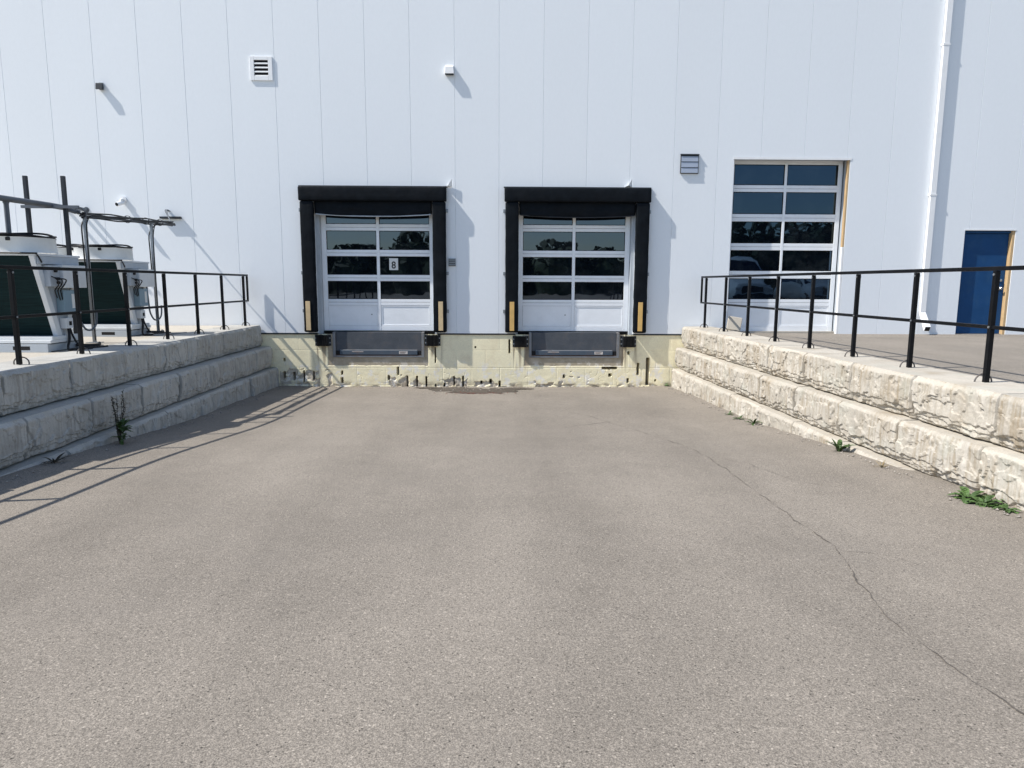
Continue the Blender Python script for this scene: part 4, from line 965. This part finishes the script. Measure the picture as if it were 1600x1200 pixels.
# ------------------------------------------------------------------ two vehicles parked on the lot, mirrored in the tall door
CARW = M('vehicle_white_paint', (.70, .71, .72), rough=.25, var=.02, coat=.6)
CARS = M('vehicle_silver_paint', (.42, .44, .46), rough=.28, var=.02, coat=.6)
TYRE = M('tyre_rubber', (.015, .015, .016), rough=.8, var=.2)
LAMP = M('lamp_lens', (.55, .57, .6), rough=.1, var=.02)
def vehicle(name, x, y, m, prof, glassz, wid, label):
    """nose towards the warehouse (+y); prof = side outline (distance back from nose, height, half width)"""
    z0 = groundz(x, y); t = thing(name, (x, y, z0), label, name.split('_')[-1], None); k = dict(world=False)
    mb = MB(); rings = []
    for d, zt, hw, zb in prof:
        i = len(mb.v); rings.append(i); sh = zb + (zt - zb) * .55
        for px, pz in ((-hw * .9, zb), (-hw, zb + .12), (-hw, sh), (-hw * .82, zt - .06), (-hw * .66, zt), (hw * .66, zt), (hw * .82, zt - .06), (hw, sh), (hw, zb + .12), (hw * .9, zb)): mb.v.append((px, -d, pz))
    for a, b in zip(rings, rings[1:]):
        for j in range(10): mb.f.append((a + j, a + (j + 1) % 10, b + (j + 1) % 10, b + j))
    mb.f.append(tuple(rings[0] + j for j in range(10))); mb.f.append(tuple(rings[-1] + j for j in range(10))[::-1])
    body = mb.build('body', m, t, smooth=True, **k)
    (d0, za), (d1, zb) = glassz
    q = MB(); w0, w1 = wid * .40, wid * .34; q.hexa([(-w0, -d0 + .03, za), (w0, -d0 + .03, za), (-w0, -d0 - .02, za), (w0, -d0 - .02, za), (-w1, -d1 + .03, zb), (w1, -d1 + .03, zb), (-w1, -d1 - .02, zb), (w1, -d1 - .02, zb)]); q.build('windscreen', GLASS, t, **k)
    for s in (-1, 1):
        q = MB(); xx = s * wid * .475; q.hexa([(xx - .03, -prof[-1][0] + .5, za + .02), (xx + .03, -prof[-1][0] + .5, za + .02), (xx - .03, -d0 - .15, za + .02), (xx + .03, -d0 - .15, za + .02), (xx * .88 - .03, -prof[-1][0] + .6, zb - .05), (xx * .88 + .03, -prof[-1][0] + .6, zb - .05), (xx * .88 - .03, -d1 - .1, zb - .05), (xx * .88 + .03, -d1 - .1, zb - .05)]); q.build('side_window', GLASS, t, **k)
        q = MB(); q.box(*sorted((s * wid * .28, s * wid * .44)), -.06, .03, .66, .82); q.build('headlight', LAMP, t, bevel=.02, **k)
        q = MB(); q.box(*sorted((s * wid * .5, s * wid * .5 + s * .17)), -d0 - .25, -d0 - .12, za, za + .16); q.build('mirror', m, t, bevel=.02, **k)
        for d in (.85, prof[-1][0] - .85):
            q = MB(); q.lathe([(.2, -.11), (.33, -.1), (.345, 0), (.33, .1), (.2, .11)], (s * (wid * .5 - .12), -d, .345), 24, 'X'); wh = q.build('wheel', TYRE, t, smooth=True, **k)
            q = MB(); q.lathe([(.001, .06), (.19, .09), (.205, .105)], (s * (wid * .5 - .12), -d, .345), 20, 'X'); q.build('rim', GALV, wh, **k)
    q = MB(); q.box(-wid * .25, wid * .25, -.02, .025, .55, .80); q.build('grille', STRUT, t, bevel=.01, **k)
    q = MB(); q.box(-wid * .46, wid * .46, -.05, .06, .32, .50); q.build('bumper', STRUT, t, bevel=.02, **k)
vehicle('parked_van', 11.2, -15.2, CARW, [(0, .85, .84, .3), (.08, .98, .9, .28), (.75, 1.12, .96, .28), (1.25, 1.55, .98, .28), (1.75, 2.08, .98, .28), (2.2, 2.2, .98, .28), (4.9, 2.2, .98, .28), (5.1, 2.1, .96, .3)], ((.95, 1.22), (1.68, 2.0)), 1.96, 'white panel van parked on the upper lot beyond the right railing')
vehicle('parked_car', 14.6, -14.9, CARS, [(0, .72, .78, .28), (.1, .86, .84, .26), (.95, .98, .9, .26), (1.7, 1.42, .9, .26), (2.2, 1.5, .9, .26), (3.4, 1.46, .9, .26), (4.1, 1.05, .9, .26), (4.5, .98, .84, .3)], ((1.05, 1.02), (1.75, 1.4)), 1.8, 'silver car parked next to the white van on the upper lot')
